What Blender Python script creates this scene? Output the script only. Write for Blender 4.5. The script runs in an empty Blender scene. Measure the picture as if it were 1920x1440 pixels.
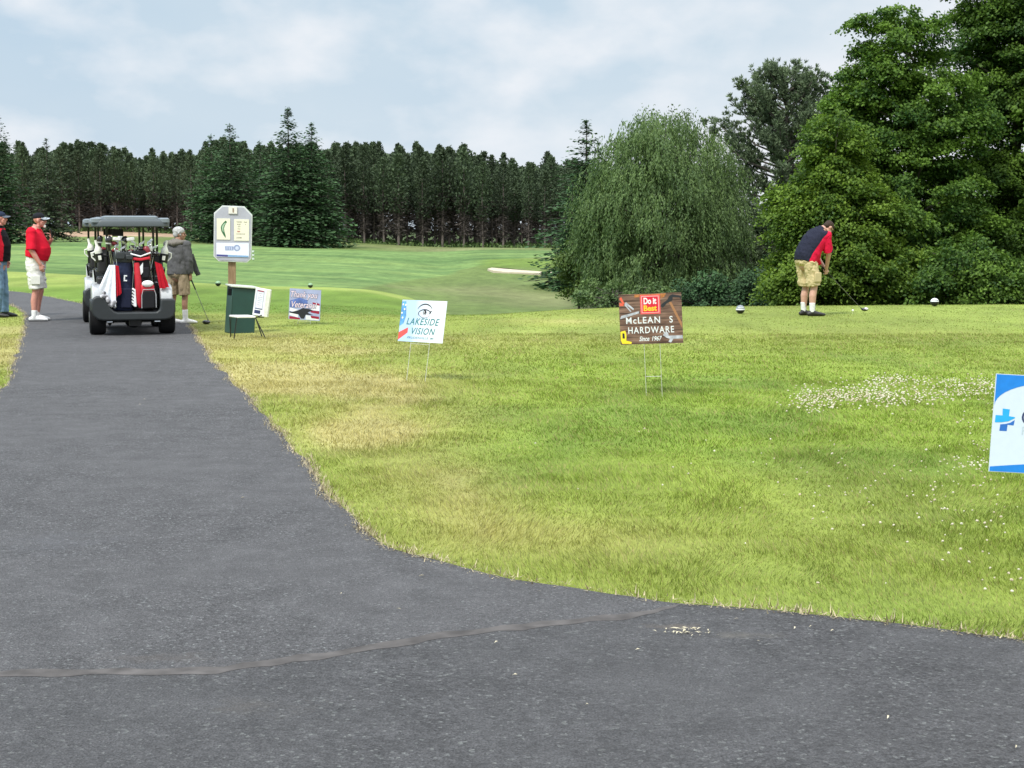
import bpy, bmesh, math, random
import numpy as np
from mathutils import Vector, Matrix, Euler
R = math.radians
rng = np.random.default_rng(7)
random.seed(7)
scene = bpy.context.scene
COL = scene.collection

# ------------------------------------------------------------------ helpers
F = 2886.0; CAMH = 1.6; TH = math.atan(295.0 / F)
CT, ST = math.cos(TH), math.sin(TH)

def pdir(px, py):
    vx = (px - 960) / F; vy = (720 - py) / F
    return vx, CT + vy * ST, -ST + vy * CT

def PZ(px, py, z=0.0):
    a, b, c = pdir(px, py); t = (z - CAMH) / c
    return Vector((a * t, b * t, z))

def PD(px, py, Y):
    a, b, c = pdir(px, py); t = Y / b
    return Vector((a * t, Y, CAMH + c * t))

def link(o, parent=None):
    COL.objects.link(o)
    if parent: o.parent = parent
    return o

def tag(o, label=None, cat=None, group=None, kind=None):
    if label: o['label'] = label
    if cat: o['category'] = cat
    if group: o['group'] = group
    if kind: o['kind'] = kind
    return o

def empty(name, loc=(0, 0, 0), rz=0.0):
    o = bpy.data.objects.new(name, None); o.empty_display_size = 0.1
    link(o); o.location = loc; o.rotation_euler = (0, 0, rz)
    return o

def copy_tree(o, parent=None):
    c = o.copy(); COL.objects.link(c)
    if parent:
        c.parent = parent
    for ch in list(o.children):
        copy_tree(ch, c)
    return c

def np_mesh(name, V, faces_flat, fsize, mat=None, parent=None, smooth=False, attrs=None):
    """fast mesh from numpy; faces_flat: (n, fsize) int array or list of such arrays"""
    me = bpy.data.meshes.new(name)
    if not isinstance(faces_flat, list): faces_flat = [faces_flat]
    nv = len(V)
    me.vertices.add(nv); me.vertices.foreach_set('co', np.ascontiguousarray(V, dtype=np.float32).ravel())
    loops = np.concatenate([f.ravel() for f in faces_flat]).astype(np.int32)
    sizes = np.concatenate([np.full(len(f), f.shape[1], dtype=np.int32) for f in faces_flat])
    starts = np.concatenate([[0], np.cumsum(sizes)[:-1]]).astype(np.int32)
    me.loops.add(len(loops)); me.loops.foreach_set('vertex_index', loops)
    me.polygons.add(len(sizes)); me.polygons.foreach_set('loop_start', starts)
    me.polygons.foreach_set('loop_total', sizes)
    if smooth: me.polygons.foreach_set('use_smooth', np.ones(len(sizes), dtype=bool))
    me.update(calc_edges=True)
    if attrs:
        for k, arr in attrs.items():
            if arr.ndim == 2:
                a = me.attributes.new(k, 'FLOAT_COLOR', 'POINT')
                c4 = np.ones((nv, 4), dtype=np.float32); c4[:, :3] = arr
                a.data.foreach_set('color', c4.ravel())
            else:
                a = me.attributes.new(k, 'FLOAT', 'POINT')
                a.data.foreach_set('value', arr.astype(np.float32))
    if mat: me.materials.append(mat)
    o = bpy.data.objects.new(name, me)
    link(o, parent)
    return o

class MB:
    """collects primitive shapes into one mesh"""
    def __init__(s): s.v = []; s.f = []
    def add(s, vs, fs, M=None):
        n = len(s.v)
        for p in vs:
            p = Vector(p)
            if M is not None: p = M @ p
            s.v.append(tuple(p))
        for f in fs: s.f.append([i + n for i in f])
        return s
    def box(s, c, d, rot=None, M=None):
        hx, hy, hz = d[0] / 2, d[1] / 2, d[2] / 2
        vs = [Vector((x, y, z)) for z in (-hz, hz) for y in (-hy, hy) for x in (-hx, hx)]
        if rot: e = Euler(rot).to_matrix(); vs = [e @ v for v in vs]
        vs = [v + Vector(c) for v in vs]
        return s.add(vs, [(0, 2, 3, 1), (4, 5, 7, 6), (0, 1, 5, 4), (2, 6, 7, 3), (0, 4, 6, 2), (1, 3, 7, 5)], M)
    def tube(s, pts, rad, n=10, cap=True, M=None, round_cap=False, side=None):
        """lofted tube, rad: number, list of numbers, or list of (a,b) half widths; side = direction of a"""
        pts = [Vector(p) for p in pts]; m = len(pts)
        if not isinstance(rad, (list, tuple)): rad = [rad] * m
        rad = [(r, r) if not isinstance(r, (list, tuple)) else r for r in rad]
        if round_cap:
            d0 = (pts[0] - pts[1]).normalized(); d1 = (pts[-1] - pts[-2]).normalized()
            P = []; Q = []
            for t in (0.96, 0.75, 0.4):
                k = math.sqrt(max(0, 1 - t * t)); r = rad[0]; e = min(r)
                P.append(pts[0] + d0 * e * t); Q.append((r[0] * k, r[1] * k))
            P += pts; Q += rad
            for t in (0.4, 0.75, 0.96):
                k = math.sqrt(max(0, 1 - t * t)); r = rad[-1]; e = min(r)
                P.append(pts[-1] + d1 * e * t); Q.append((r[0] * k, r[1] * k))
            pts, rad = P, Q; m = len(pts)
        vs = []; u = None
        for i in range(m):
            a = pts[max(0, i - 1)]; b = pts[min(m - 1, i + 1)]
            t = (b - a)
            t = t.normalized() if t.length > 1e-6 else (pts[-1] - pts[0]).normalized()
            if side is not None:
                w = Vector(side); w = (w - t * w.dot(t))
                u = w.normalized() if w.length > 1e-4 else t.orthogonal().normalized()
            elif u is None: u = t.orthogonal().normalized()
            else:
                u = u - t * u.dot(t); u = u.normalized() if u.length > 1e-6 else t.orthogonal().normalized()
            v = t.cross(u)
            for k in range(n):
                an = 2 * math.pi * k / n
                vs.append(pts[i] + u * math.cos(an) * rad[i][0] + v * math.sin(an) * rad[i][1])
        fs = []
        for i in range(m - 1):
            for k in range(n):
                k2 = (k + 1) % n
                fs.append((i * n + k, i * n + k2, (i + 1) * n + k2, (i + 1) * n + k))
        if cap or round_cap:
            fs.append(tuple(reversed(range(n)))); fs.append(tuple(range((m - 1) * n, m * n)))
        return s.add(vs, fs, M)
    def ball(s, c, r, n=12, m=8, M=None, rot=None):
        if not isinstance(r, (list, tuple)): r = (r, r, r)
        vs = [Vector((0, 0, -r[2]))]
        for i in range(1, m):
            ph = -math.pi / 2 + math.pi * i / m
            for k in range(n):
                a = 2 * math.pi * k / n
                vs.append(Vector((r[0] * math.cos(ph) * math.cos(a), r[1] * math.cos(ph) * math.sin(a), r[2] * math.sin(ph))))
        vs.append(Vector((0, 0, r[2])))
        if rot: e = Euler(rot).to_matrix(); vs = [e @ v for v in vs]
        vs = [v + Vector(c) for v in vs]
        fs = [(0, 1 + (k + 1) % n, 1 + k) for k in range(n)]
        for i in range(m - 2):
            for k in range(n):
                k2 = (k + 1) % n
                fs.append((1 + i * n + k, 1 + i * n + k2, 1 + (i + 1) * n + k2, 1 + (i + 1) * n + k))
        L = len(vs) - 1; b = 1 + (m - 2) * n
        fs += [(b + k, b + (k + 1) % n, L) for k in range(n)]
        return s.add(vs, fs, M)
    def prism(s, poly, y0, y1, M=None, axis='y'):
        """polygon given as (x,z) extruded along y (or given as (y,z) along x, or (x,y) along z)"""
        n = len(poly)
        def mk(p, t):
            if axis == 'y': return (p[0], t, p[1])
            if axis == 'x': return (t, p[0], p[1])
            return (p[0], p[1], t)
        vs = [mk(p, y0) for p in poly] + [mk(p, y1) for p in poly]
        fs = [tuple(range(n)), tuple(reversed(range(n, 2 * n)))]
        fs += [(i, i + n, (i + 1) % n + n, (i + 1) % n) for i in range(n)]
        return s.add(vs, fs, M)
    def build(s, name, mat, parent=None, bevel=0.0, smooth=True, angle=40, seg=2, sub=0):
        me = bpy.data.meshes.new(name)
        me.from_pydata(s.v, [], s.f)
        bm = bmesh.new(); bm.from_mesh(me)
        bmesh.ops.recalc_face_normals(bm, faces=bm.faces)
        bm.to_mesh(me); bm.free()
        if mat: me.materials.append(mat)
        if smooth:
            for p in me.polygons: p.use_smooth = True
            try: me.set_sharp_from_angle(angle=R(angle))
            except Exception: pass
        o = bpy.data.objects.new(name, me); link(o, parent)
        if bevel:
            b = o.modifiers.new('bevel', 'BEVEL'); b.width = bevel; b.segments = seg; b.limit_method = 'ANGLE'; b.angle_limit = R(35)
        if sub:
            b = o.modifiers.new('sub', 'SUBSURF'); b.levels = sub; b.render_levels = sub
        return o

# ------------------------------------------------------------------ noise
def _hash(ix, iy, seed):
    h = (ix.astype(np.int64) * 374761393 + iy.astype(np.int64) * 668265263 + seed * 1442695041) & 0xffffffff
    h = ((h ^ (h >> 13)) * 1274126177) & 0xffffffff
    h = h ^ (h >> 16)
    return (h & 0xffff) / 65535.0

def vnoise(x, y, seed=0):
    ix = np.floor(x); iy = np.floor(y); fx = x - ix; fy = y - iy
    fx = fx * fx * (3 - 2 * fx); fy = fy * fy * (3 - 2 * fy)
    a = _hash(ix, iy, seed); b = _hash(ix + 1, iy, seed); c = _hash(ix, iy + 1, seed); d = _hash(ix + 1, iy + 1, seed)
    return (a * (1 - fx) + b * fx) * (1 - fy) + (c * (1 - fx) + d * fx) * fy

def fbm(x, y, seed=0, o=4):
    s = 0; a = 0.5; t = 0
    for i in range(o):
        s = s + a * vnoise(x * 2 ** i + i * 17.3, y * 2 ** i + i * 9.1, seed + i); t += a; a *= 0.5
    return s / t

def sstep(a, b, x):
    t = np.clip((x - a) / (b - a), 0, 1); return t * t * (3 - 2 * t)

# ------------------------------------------------------------------ materials
def new_mat(name):
    m = bpy.data.materials.new(name); m.use_nodes = True
    nt = m.node_tree; bs = nt.nodes['Principled BSDF']
    return m, nt, bs

def N(nt, typ, **kw):
    n = nt.nodes.new(typ)
    for k, v in kw.items():
        if k.startswith('i_'):
            key = k[2:]
            key = int(key) if key.isdigit() else key.replace('_', ' ')
            n.inputs[key].default_value = v
        else: setattr(n, k, v)
    return n

def mixc(nt, fac, a, b, blend='MIX'):
    n = nt.nodes.new('ShaderNodeMix'); n.data_type = 'RGBA'; n.blend_type = blend
    for i, v in ((0, fac), (6, a), (7, b)):
        if isinstance(v, (int, float)): n.inputs[i].default_value = v
        elif isinstance(v, (tuple, list)): n.inputs[i].default_value = (v[0], v[1], v[2], 1)
        else: nt.links.new(v, n.inputs[i])
    return n.outputs[2]

def ramp(nt, src, stops):
    n = nt.nodes.new('ShaderNodeValToRGB')
    el = n.color_ramp.elements
    while len(el) < len(stops): el.new(0.5)
    for e, (p, c) in zip(el, stops):
        e.position = p; e.color = (c[0], c[1], c[2], 1) if isinstance(c, (tuple, list)) else (c, c, c, 1)
    nt.links.new(src, n.inputs[0])
    return n.outputs[0]

_mats = {}
def plain(name, col, rough=0.5, metal=0.0, var=0.12, scale=30.0, bump=0.0, bscale=200.0, spec=0.5, coat=0.0):
    """procedural surface: base colour with slight mottling and fine bump"""
    if name in _mats: return _mats[name]
    m, nt, bs = new_mat(name)
    tc = N(nt, 'ShaderNodeTexCoord')
    no = N(nt, 'ShaderNodeTexNoise', i_Scale=scale, i_Detail=4.0)
    nt.links.new(tc.outputs['Object'], no.inputs['Vector'])
    dk = tuple(max(0, c * (1 - var)) for c in col); lt = tuple(min(1, c * (1 + var)) for c in col)
    c = ramp(nt, no.outputs[0], [(0.3, dk), (0.7, lt)])
    nt.links.new(c, bs.inputs['Base Color'])
    bs.inputs['Roughness'].default_value = rough; bs.inputs['Metallic'].default_value = metal
    bs.inputs['Specular IOR Level'].default_value = spec if rough < .69 else .15
    bs.inputs['Coat Weight'].default_value = coat
    if bump:
        n2 = N(nt, 'ShaderNodeTexNoise', i_Scale=bscale, i_Detail=3.0)
        nt.links.new(tc.outputs['Object'], n2.inputs['Vector'])
        b = N(nt, 'ShaderNodeBump', i_Strength=bump, i_Distance=0.01)
        nt.links.new(n2.outputs[0], b.inputs['Height']); nt.links.new(b.outputs[0], bs.inputs['Normal'])
    _mats[name] = m
    return m

# ------------------------------------------------------------------ camera
cam = bpy.data.cameras.new('Camera'); camo = bpy.data.objects.new('Camera', cam); link(camo)
camo.location = (0, 0, CAMH); camo.rotation_euler = (math.pi / 2 - TH, 0, 0)
cam.sensor_width = 36; cam.lens = 36 * F / 1920; cam.clip_start = 0.1; cam.clip_end = 5000
scene.camera = camo
scene.view_settings.view_transform = 'Standard'; scene.view_settings.look = 'None'
scene.view_settings.exposure = 0.22; scene.view_settings.gamma = 1
scene.render.resolution_x = 1024; scene.render.resolution_y = 768

# ------------------------------------------------------------------ light
SUN_EL, SUN_AZ = 52.0, 215.0     # azimuth clockwise from +Y: behind the camera, to the left
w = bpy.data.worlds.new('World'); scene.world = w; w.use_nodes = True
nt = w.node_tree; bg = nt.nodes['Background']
sky = N(nt, 'ShaderNodeTexSky', sky_type='NISHITA'); sky.sun_disc = False
sky.sun_elevation = R(SUN_EL); sky.sun_rotation = R(SUN_AZ); sky.air_density = 1.2; sky.dust_density = 2.5; sky.ozone_density = 1.5
tc = N(nt, 'ShaderNodeTexCoord')
sep = N(nt, 'ShaderNodeSeparateXYZ'); nt.links.new(tc.outputs['Generated'], sep.inputs[0])
addz = N(nt, 'ShaderNodeMath', operation='ADD'); addz.inputs[1].default_value = 0.40
absz = N(nt, 'ShaderNodeMath', operation='ABSOLUTE'); nt.links.new(sep.outputs[2], absz.inputs[0])
nt.links.new(absz.outputs[0], addz.inputs[0])
dx = N(nt, 'ShaderNodeMath', operation='DIVIDE'); dy = N(nt, 'ShaderNodeMath', operation='DIVIDE')
nt.links.new(sep.outputs[0], dx.inputs[0]); nt.links.new(addz.outputs[0], dx.inputs[1])
nt.links.new(sep.outputs[1], dy.inputs[0]); nt.links.new(addz.outputs[0], dy.inputs[1])
cmb = N(nt, 'ShaderNodeCombineXYZ'); nt.links.new(dx.outputs[0], cmb.inputs[0]); nt.links.new(dy.outputs[0], cmb.inputs[1])
n1 = N(nt, 'ShaderNodeTexNoise', i_Scale=1.7, i_Detail=7.0, i_Roughness=0.5, i_Distortion=0.2)
mp = N(nt, 'ShaderNodeMapping'); mp.inputs['Location'].default_value = (1.3, 0.4, 0.0)
nt.links.new(cmb.outputs[0], mp.inputs[0]); nt.links.new(mp.outputs[0], n1.inputs['Vector'])
n2 = N(nt, 'ShaderNodeTexNoise', i_Scale=5.5, i_Detail=8.0, i_Roughness=0.5)
mp2 = N(nt, 'ShaderNodeMapping'); mp2.inputs['Location'].default_value = (4.1, 2.2, 0.0); mp2.inputs['Scale'].default_value = (1, 0.8, 1)
nt.links.new(cmb.outputs[0], mp2.inputs[0]); nt.links.new(mp2.outputs[0], n2.inputs['Vector'])
# cloud veil: thin grey blue sheet with brighter heaps, clearer blue at the left, white at the right
side = N(nt, 'ShaderNodeMath', operation='MULTIPLY_ADD'); side.inputs[1].default_value = 0.75; side.inputs[2].default_value = 0.02
nt.links.new(sep.outputs[0], side.inputs[0])
s1 = N(nt, 'ShaderNodeMath', operation='ADD'); nt.links.new(n1.outputs[0], s1.inputs[0]); nt.links.new(side.outputs[0], s1.inputs[1])
veil = ramp(nt, s1.outputs[0], [(0.22, 0.25), (0.46, 0.7), (0.60, 0.9), (0.74, 1.0)])
heap = ramp(nt, n2.outputs[0], [(0.46, 0.0), (0.57, 0.40), (0.72, 0.95)])
hor = ramp(nt, absz.outputs[0], [(0.0, 1.0), (0.20, 0.0)])
SK = 0.113 / 0.15 / 0.42; VEIL = tuple(SK * v for v in (4.7, 5.6, 6.3)); WHITE = tuple(SK * v for v in (6.9, 7.05, 7.35)); BLUE = tuple(SK * v for v in (3.8, 5.3, 6.8))
skyc = mixc(nt, 0.8, sky.outputs[0], BLUE)
c1 = mixc(nt, veil, skyc, VEIL)
wfac = ramp(nt, s1.outputs[0], [(0.50, 0.0), (0.70, 0.95)])
c2 = mixc(nt, wfac, c1, WHITE)
c3 = mixc(nt, heap, c2, WHITE)
hm = N(nt, 'ShaderNodeMath', operation='MULTIPLY'); hm.inputs[1].default_value = 0.35; nt.links.new(hor, hm.inputs[0])
c4 = mixc(nt, hm.outputs[0], c3, tuple(SK * v for v in (6.0, 6.5, 7.0)))
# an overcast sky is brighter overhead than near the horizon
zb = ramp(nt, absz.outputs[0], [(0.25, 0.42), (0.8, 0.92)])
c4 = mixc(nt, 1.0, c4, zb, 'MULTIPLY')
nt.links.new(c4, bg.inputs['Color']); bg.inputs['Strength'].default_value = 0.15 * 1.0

sun = bpy.data.lights.new('Sun', 'SUN'); sun.energy = 3.3; sun.angle = R(13); sun.color = (1.0, 0.955, 0.88)
suno = bpy.data.objects.new('Sun', sun); link(suno)
sd = Vector((math.sin(R(SUN_AZ)) * math.cos(R(SUN_EL)), math.cos(R(SUN_AZ)) * math.cos(R(SUN_EL)), math.sin(R(SUN_EL))))
suno.rotation_euler = (-sd).to_track_quat('-Z', 'Y').to_euler()
# ------------------------------------------------------------------ terrain
def zpy(Y, py):
    return PD(960, py, Y).z
# per picture column: list of (distance, value); value > 100 is a picture row, else a height
COLS = {
 -900: [(36, 0.0), (42, 0.2), (48, 0.35), (58, 0.1), (75, -1.0), (110, -1.2), (170, -1.0), (230, -0.5), (300, 1.3), (420, 3.0)],
 0:   [(38.5, 0.0), (42, 0.03), (48, 512.0), (53, 508.0), (60, -0.3), (80, -1.3), (110, 498.0), (170, 469.0), (225, 455.0), (240, 0.0), (300, 428.0), (420, 423.0)],
 180: [(33.5, 0.0), (38, 0.0), (47, 519.0), (52, 515.0), (60, -0.6), (80, -1.6), (110, 506.0), (170, 470.0), (225, 455.0), (240, -0.2), (300, 429.0), (420, 425.0)],
 360: [(27, 0.0), (30, -0.06), (41, 537.0), (50, 529.0), (58, -0.8), (80, -2.0), (110, 516.0), (170, 480.0), (225, 457.0), (250, 446.0), (300, 437.0), (420, 436.0)],
 500: [(27, 0.0), (30, -0.07), (41, 542.0), (50, 536.0), (58, -1.0), (80, -2.3), (110, 525.0), (170, 485.0), (225, 462.0), (250, 451.0), (300, 445.0), (420, 444.0)],
 600: [(27, 0.0), (30, -0.07), (41, 543.0), (50, 537.0), (58, -1.1), (80, -2.4), (110, 529.0), (170, 488.0), (225, 463.0), (255, 455.0), (300, 452.0), (420, 450.0)],
 690: [(27, 0.0), (30, -0.1), (41, 547.0), (50, 541.0), (58, -1.3), (80, -2.5), (110, 531.0), (170, 492.0), (225, 467.0), (260, 458.0), (300, 456.0), (420, 452.0)],
 760: [(27, 0.0), (30, -0.12), (41, 562.0), (50, 553.0), (58, -1.6), (80, -2.8), (110, 543.0), (160, 502.0), (225, 472.0), (262, 461.0), (300, 459.0), (420, 454.0)],
 830: [(27, 0.0), (31, -0.15), (41, 586.0), (50, 580.0), (60, -2.2), (80, 585.0), (110, 550.0), (160, 506.0), (200, 484.0), (262, 463.0), (300, 461.0), (420, 455.0)],
 900: [(27, 0.0), (30, -0.1), (41, -1.2), (60, -2.6), (80, 588.0), (110, 552.0), (148, 514.0), (153, 500.0), (175, 489.0), (262, 464.0), (300, 462.0), (420, 456.0)],
 980: [(27.5, 0.0), (31, -0.1), (41, -1.2), (60, -2.6), (80, 590.0), (110, 556.0), (146, 518.0), (150, 510.0), (154, 495.0), (180, 486.0), (262, 465.0), (300, 463.0), (420, 458.0)],
 1060: [(29, 0.0), (32, -0.1), (41, -1.2), (60, -2.4), (80, -2.9), (110, 560.0), (146, 520.0), (150, 514.0), (154, 500.0), (180, 486.0), (262, 466.0), (300, 464.0), (420, 459.0)],
 1200: [(30.5, 0.0), (33, -0.1), (41, -0.9), (60, -2.0), (80, -2.4), (110, -2.6), (150, -2.4), (262, -2.0), (420, -1.5)],
 1920: [(31.5, 0.0), (34, -0.1), (41, -0.7), (60, -1.4), (80, -1.6), (110, -1.6), (150, -1.6), (262, -1.6), (420, -1.5)],
 2800: [(31.5, 0.0), (34, -0.1), (41, -0.5), (60, -1.0), (80, -1.0), (110, -1.0), (150, -1.0), (262, -1.0), (420, -1.0)],
}
NU, NY = 620, 360
U0, U1 = -0.85, 0.85
LY0, LY1 = math.log(20.0), math.log(900.0)
ug = np.linspace(U0, U1, NU); lyg = np.linspace(LY0, LY1, NY); yg = np.exp(lyg)
cu = []; cz = []
for px in sorted(COLS):
    pts = [(20.0, 0.0)] + COLS[px]
    ys = [p[0] for p in pts]; zs = [zpy(p[0], p[1]) if p[1] > 100 else p[1] for p in pts]
    cu.append((px - 960) / F); cz.append(np.interp(lyg, np.log(ys), zs))
cu = np.array(cu); cz = np.array(cz)
G = np.zeros((NU, NY))
idx = np.clip(np.searchsorted(cu, ug) - 1, 0, len(cu) - 2)
t = np.clip((ug - cu[idx]) / (cu[idx + 1] - cu[idx]), 0, 1); t = t * t * (3 - 2 * t) * 0.6 + t * 0.4
G = cz[idx] * (1 - t)[:, None] + cz[idx + 1] * t[:, None]
def smooth1(A, ax, k):
    ker = np.hanning(k + 2)[1:-1]; ker /= ker.sum()
    pad = k // 2
    P = np.pad(A, [(pad, pad) if a == ax else (0, 0) for a in range(2)], mode='edge')
    return np.apply_along_axis(lambda v: np.convolve(v, ker, 'valid'), ax, P)
G = smooth1(smooth1(G, 1, 7), 0, 11)

def H(x, y):
    x = np.asarray(x, float); y = np.asarray(y, float)
    yy = np.maximum(y, 1e-3)
    u = np.clip(x / yy, U0, U1); ly = np.clip(np.log(yy), LY0, LY1)
    a = (u - U0) / (U1 - U0) * (NU - 1); b = (ly - LY0) / (LY1 - LY0) * (NY - 1)
    i = np.clip(a.astype(int), 0, NU - 2); j = np.clip(b.astype(int), 0, NY - 2)
    fa = a - i; fb = b - j
    z = (G[i, j] * (1 - fa) + G[i + 1, j] * fa) * (1 - fb) + (G[i, j + 1] * (1 - fa) + G[i + 1, j + 1] * fa) * fb
    near = sstep(24, 27, yy)
    z = z * near
    bumps = (fbm(x * 0.35, y * 0.35, 5, 3) - 0.5) * 0.05 * sstep(30, 45, yy) + (fbm(x * 0.03, y * 0.03, 9, 3) - 0.5) * 1.3 * sstep(60, 110, yy)
    return np.where(y > 20, z + bumps, 0.0)

def hz(x, y): return float(H(np.array([x]), np.array([y]))[0])

def ground(px, py, far=420, start=3.0):
    """where the ray through a picture point first meets the ground"""
    a, b, c = pdir(px, py)
    Y = start; last = None
    while Y < far:
        t = Y / b; z = CAMH + c * t
        h = hz(a * t, Y)
        if z <= h: return Vector((a * t, Y, h))
        Y *= 1.004
    return Vector((a * far / b, far, hz(a * far / b, far)))

def G2(px, py): p = ground(px, py); return (p.x, p.y)

# paved areas, traced on the flat near ground
def curve_pts(pts, n=8):
    """Catmull-Rom through points"""
    out = []
    P = [pts[0]] + list(pts) + [pts[-1]]
    for i in range(1, len(P) - 2):
        p0, p1, p2, p3 = [np.array(q, float) for q in P[i - 1:i + 3]]
        for k in range(n):
            t = k / n
            out.append(tuple(0.5 * ((2 * p1) + (-p0 + p2) * t + (2 * p0 - 5 * p1 + 4 * p2 - p3) * t * t + (-p0 + 3 * p1 - 3 * p2 + p3) * t ** 3)))
    out.append(tuple(pts[-1])); return out

right_edge = [(560, 560), (480, 575), (395, 590), (345, 598), (355, 610), (400, 680), (460, 740), (510, 800), (555, 850), (600, 905), (650, 965), (700, 1010), (780, 1045), (900, 1075), (1000, 1092), (1100, 1108), (1200, 1125), (1280, 1135), (1400, 1142), (1500, 1150), (1650, 1170), (1800, 1190), (1920, 1207), (2300, 1262), (2900, 1330)]
# the path bends left beyond the carts
far_edge = [(-700, 522), (-300, 532), (-60, 540), (0, 545), (60, 551), (120, 563), (180, 575), (245, 585), (300, 592), (345, 602)]
RE = [PZ(*p).to_2d() for p in right_edge[4:]]
FE = [PZ(*p).to_2d() for p in far_edge]
left_edge = [(-1500, 1900), (-700, 1250), (-300, 980), (0, 735), (25, 680), (42, 630), (48, 600), (38, 583), (10, 570), (-60, 559), (-300, 548), (-700, 535)]
LE = [PZ(*p).to_2d() for p in left_edge]
edgeR = curve_pts([tuple(p) for p in RE], 6)
edgeF = curve_pts([tuple(p) for p in FE], 6)
edgeL = curve_pts([tuple(p) for p in LE], 6)
rs = np.random.default_rng(3)
def wob(E, s=0.02):
    """ragged asphalt edge"""
    D = []
    for i in range(len(E) - 1):
        a = np.array(E[i]); b = np.array(E[i + 1]); L = np.linalg.norm(b - a)
        k = max(1, int(L / 0.12)); nrm = np.array([-(b - a)[1], (b - a)[0]]) / (L + 1e-9)
        for j in range(k):
            p = a + (b - a) * j / k
            q = (fbm(np.array([p[0] * 2.2]), np.array([p[1] * 2.2]), 4, 3)[0] - 0.5) * 2
            D.append(tuple(p + nrm * q * s * 2))
    D.append(tuple(E[-1])); return D
edgeR = wob(edgeR, 0.03); edgeF = wob(edgeF, 0.02); edgeL = wob(edgeL, 0.03)
# seam between the older path surface and the road
seam_px = [(-1400, 1420), (-600, 1300), (-200, 1276), (0, 1268), (200, 1264), (380, 1262), (500, 1247), (640, 1228), (820, 1197), (950, 1182), (1060, 1170), (1180, 1158), (1240, 1146), (1275, 1137)]
SE = [tuple(PZ(*p).to_2d()) for p in seam_px]
seam = curve_pts(SE, 6)
# cut right edge at seam end
se = np.array(seam[-1]); ER = np.array(edgeR)
ks = int(np.argmin(np.linalg.norm(ER - se, axis=1)))
poly_path = edgeF + edgeR[:ks + 1] + seam[::-1] + [(-11.0, 3.0)] 
# left boundary of the path: from far left back
poly_path = edgeF + edgeR[:ks + 1] + list(reversed(seam)) + edgeL[int(len(edgeL) * 0.0):]
poly_road = seam + edgeR[ks:] + [(30, 2.0), (30, -20), (-30, -20), (-30, 2.0)]

def pip(x, y, poly):
    P = np.array(poly); n = len(P); inside = np.zeros(x.shape, bool)
    j = n - 1
    for i in range(n):
        xi, yi = P[i]; xj, yj = P[j]
        if yi != yj:
            m = ((yi > y) != (yj > y)) & (x < (xj - xi) * (y - yi) / (yj - yi) + xi)
            inside ^= m
        j = i
    return inside

# full paved outline used to keep grass off
pave = edgeF + edgeR + [(30, 2.0), (30, -20), (-30, -20), (-30, 2.0)] + edgeL

def flat_poly(name, poly, z, mat):
    from mathutils.geometry import tessellate_polygon
    pts = [Vector((p[0], p[1], z)) for p in poly]
    tris = tessellate_polygon([pts])
    me = bpy.data.meshes.new(name); me.from_pydata([tuple(p) for p in pts], [], [tuple(t) for t in tris])
    bm = bmesh.new(); bm.from_mesh(me)
    bmesh.ops.recalc_face_normals(bm, faces=bm.faces)
    for f in bm.faces:
        if f.normal.z < 0: f.normal_flip()
    bm.to_mesh(me); bm.free()
    me.materials.append(mat); o = bpy.data.objects.new(name, me); link(o); return o

def asphalt(name, base, agg, coarse, tint):
    m, nt, bs = new_mat(name)
    tc = N(nt, 'ShaderNodeTexCoord')
    P = tc.outputs['Object']
    def noise(s, d=4.0, r=0.55, mp=None):
        n = N(nt, 'ShaderNodeTexNoise', i_Scale=s, i_Detail=d, i_Roughness=r); nt.links.new(P, n.inputs['Vector']); return n.outputs[0]
    big = noise(0.55, 5.0, 0.6); mid = noise(4.5, 5.0, 0.65); fine = noise(130.0, 3.0, 0.75)
    vor = N(nt, 'ShaderNodeTexVoronoi', i_Scale=coarse); nt.links.new(P, vor.inputs['Vector'])
    sepc = N(nt, 'ShaderNodeSeparateColor'); nt.links.new(vor.outputs['Color'], sepc.inputs[0])
    stone = ramp(nt, sepc.outputs[0], [(0.0, tuple(c * 0.42 for c in base)), (0.55, base), (0.93, tuple(c * 1.3 for c in base)), (1.0, agg)])
    c = mixc(nt, ramp(nt, big, [(0.35, 0.0), (0.65, 0.8)]), stone, tint)
    c = mixc(nt, 1.0, c, ramp(nt, mid, [(0.25, 0.74), (0.75, 1.26)]), 'MULTIPLY')
    c = mixc(nt, 1.0, c, ramp(nt, fine, [(0.34, 0.50), (0.66, 1.5)]), 'MULTIPLY')
    # pale dust and sand patch near the joint
    nt.links.new(c, bs.inputs['Base Color'])
    bs.inputs['Roughness'].default_value = 0.82; bs.inputs['Specular IOR Level'].default_value = 0.4
    b = N(nt, 'ShaderNodeBump', i_Strength=1.0, i_Distance=0.009)
    h = N(nt, 'ShaderNodeMath', operation='ADD'); nt.links.new(vor.outputs['Distance'], h.inputs[0]); nt.links.new(fine, h.inputs[1])
    nt.links.new(h.outputs[0], b.inputs['Height']); nt.links.new(b.outputs[0], bs.inputs['Normal'])
    return m, nt, bs, c, P

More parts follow.
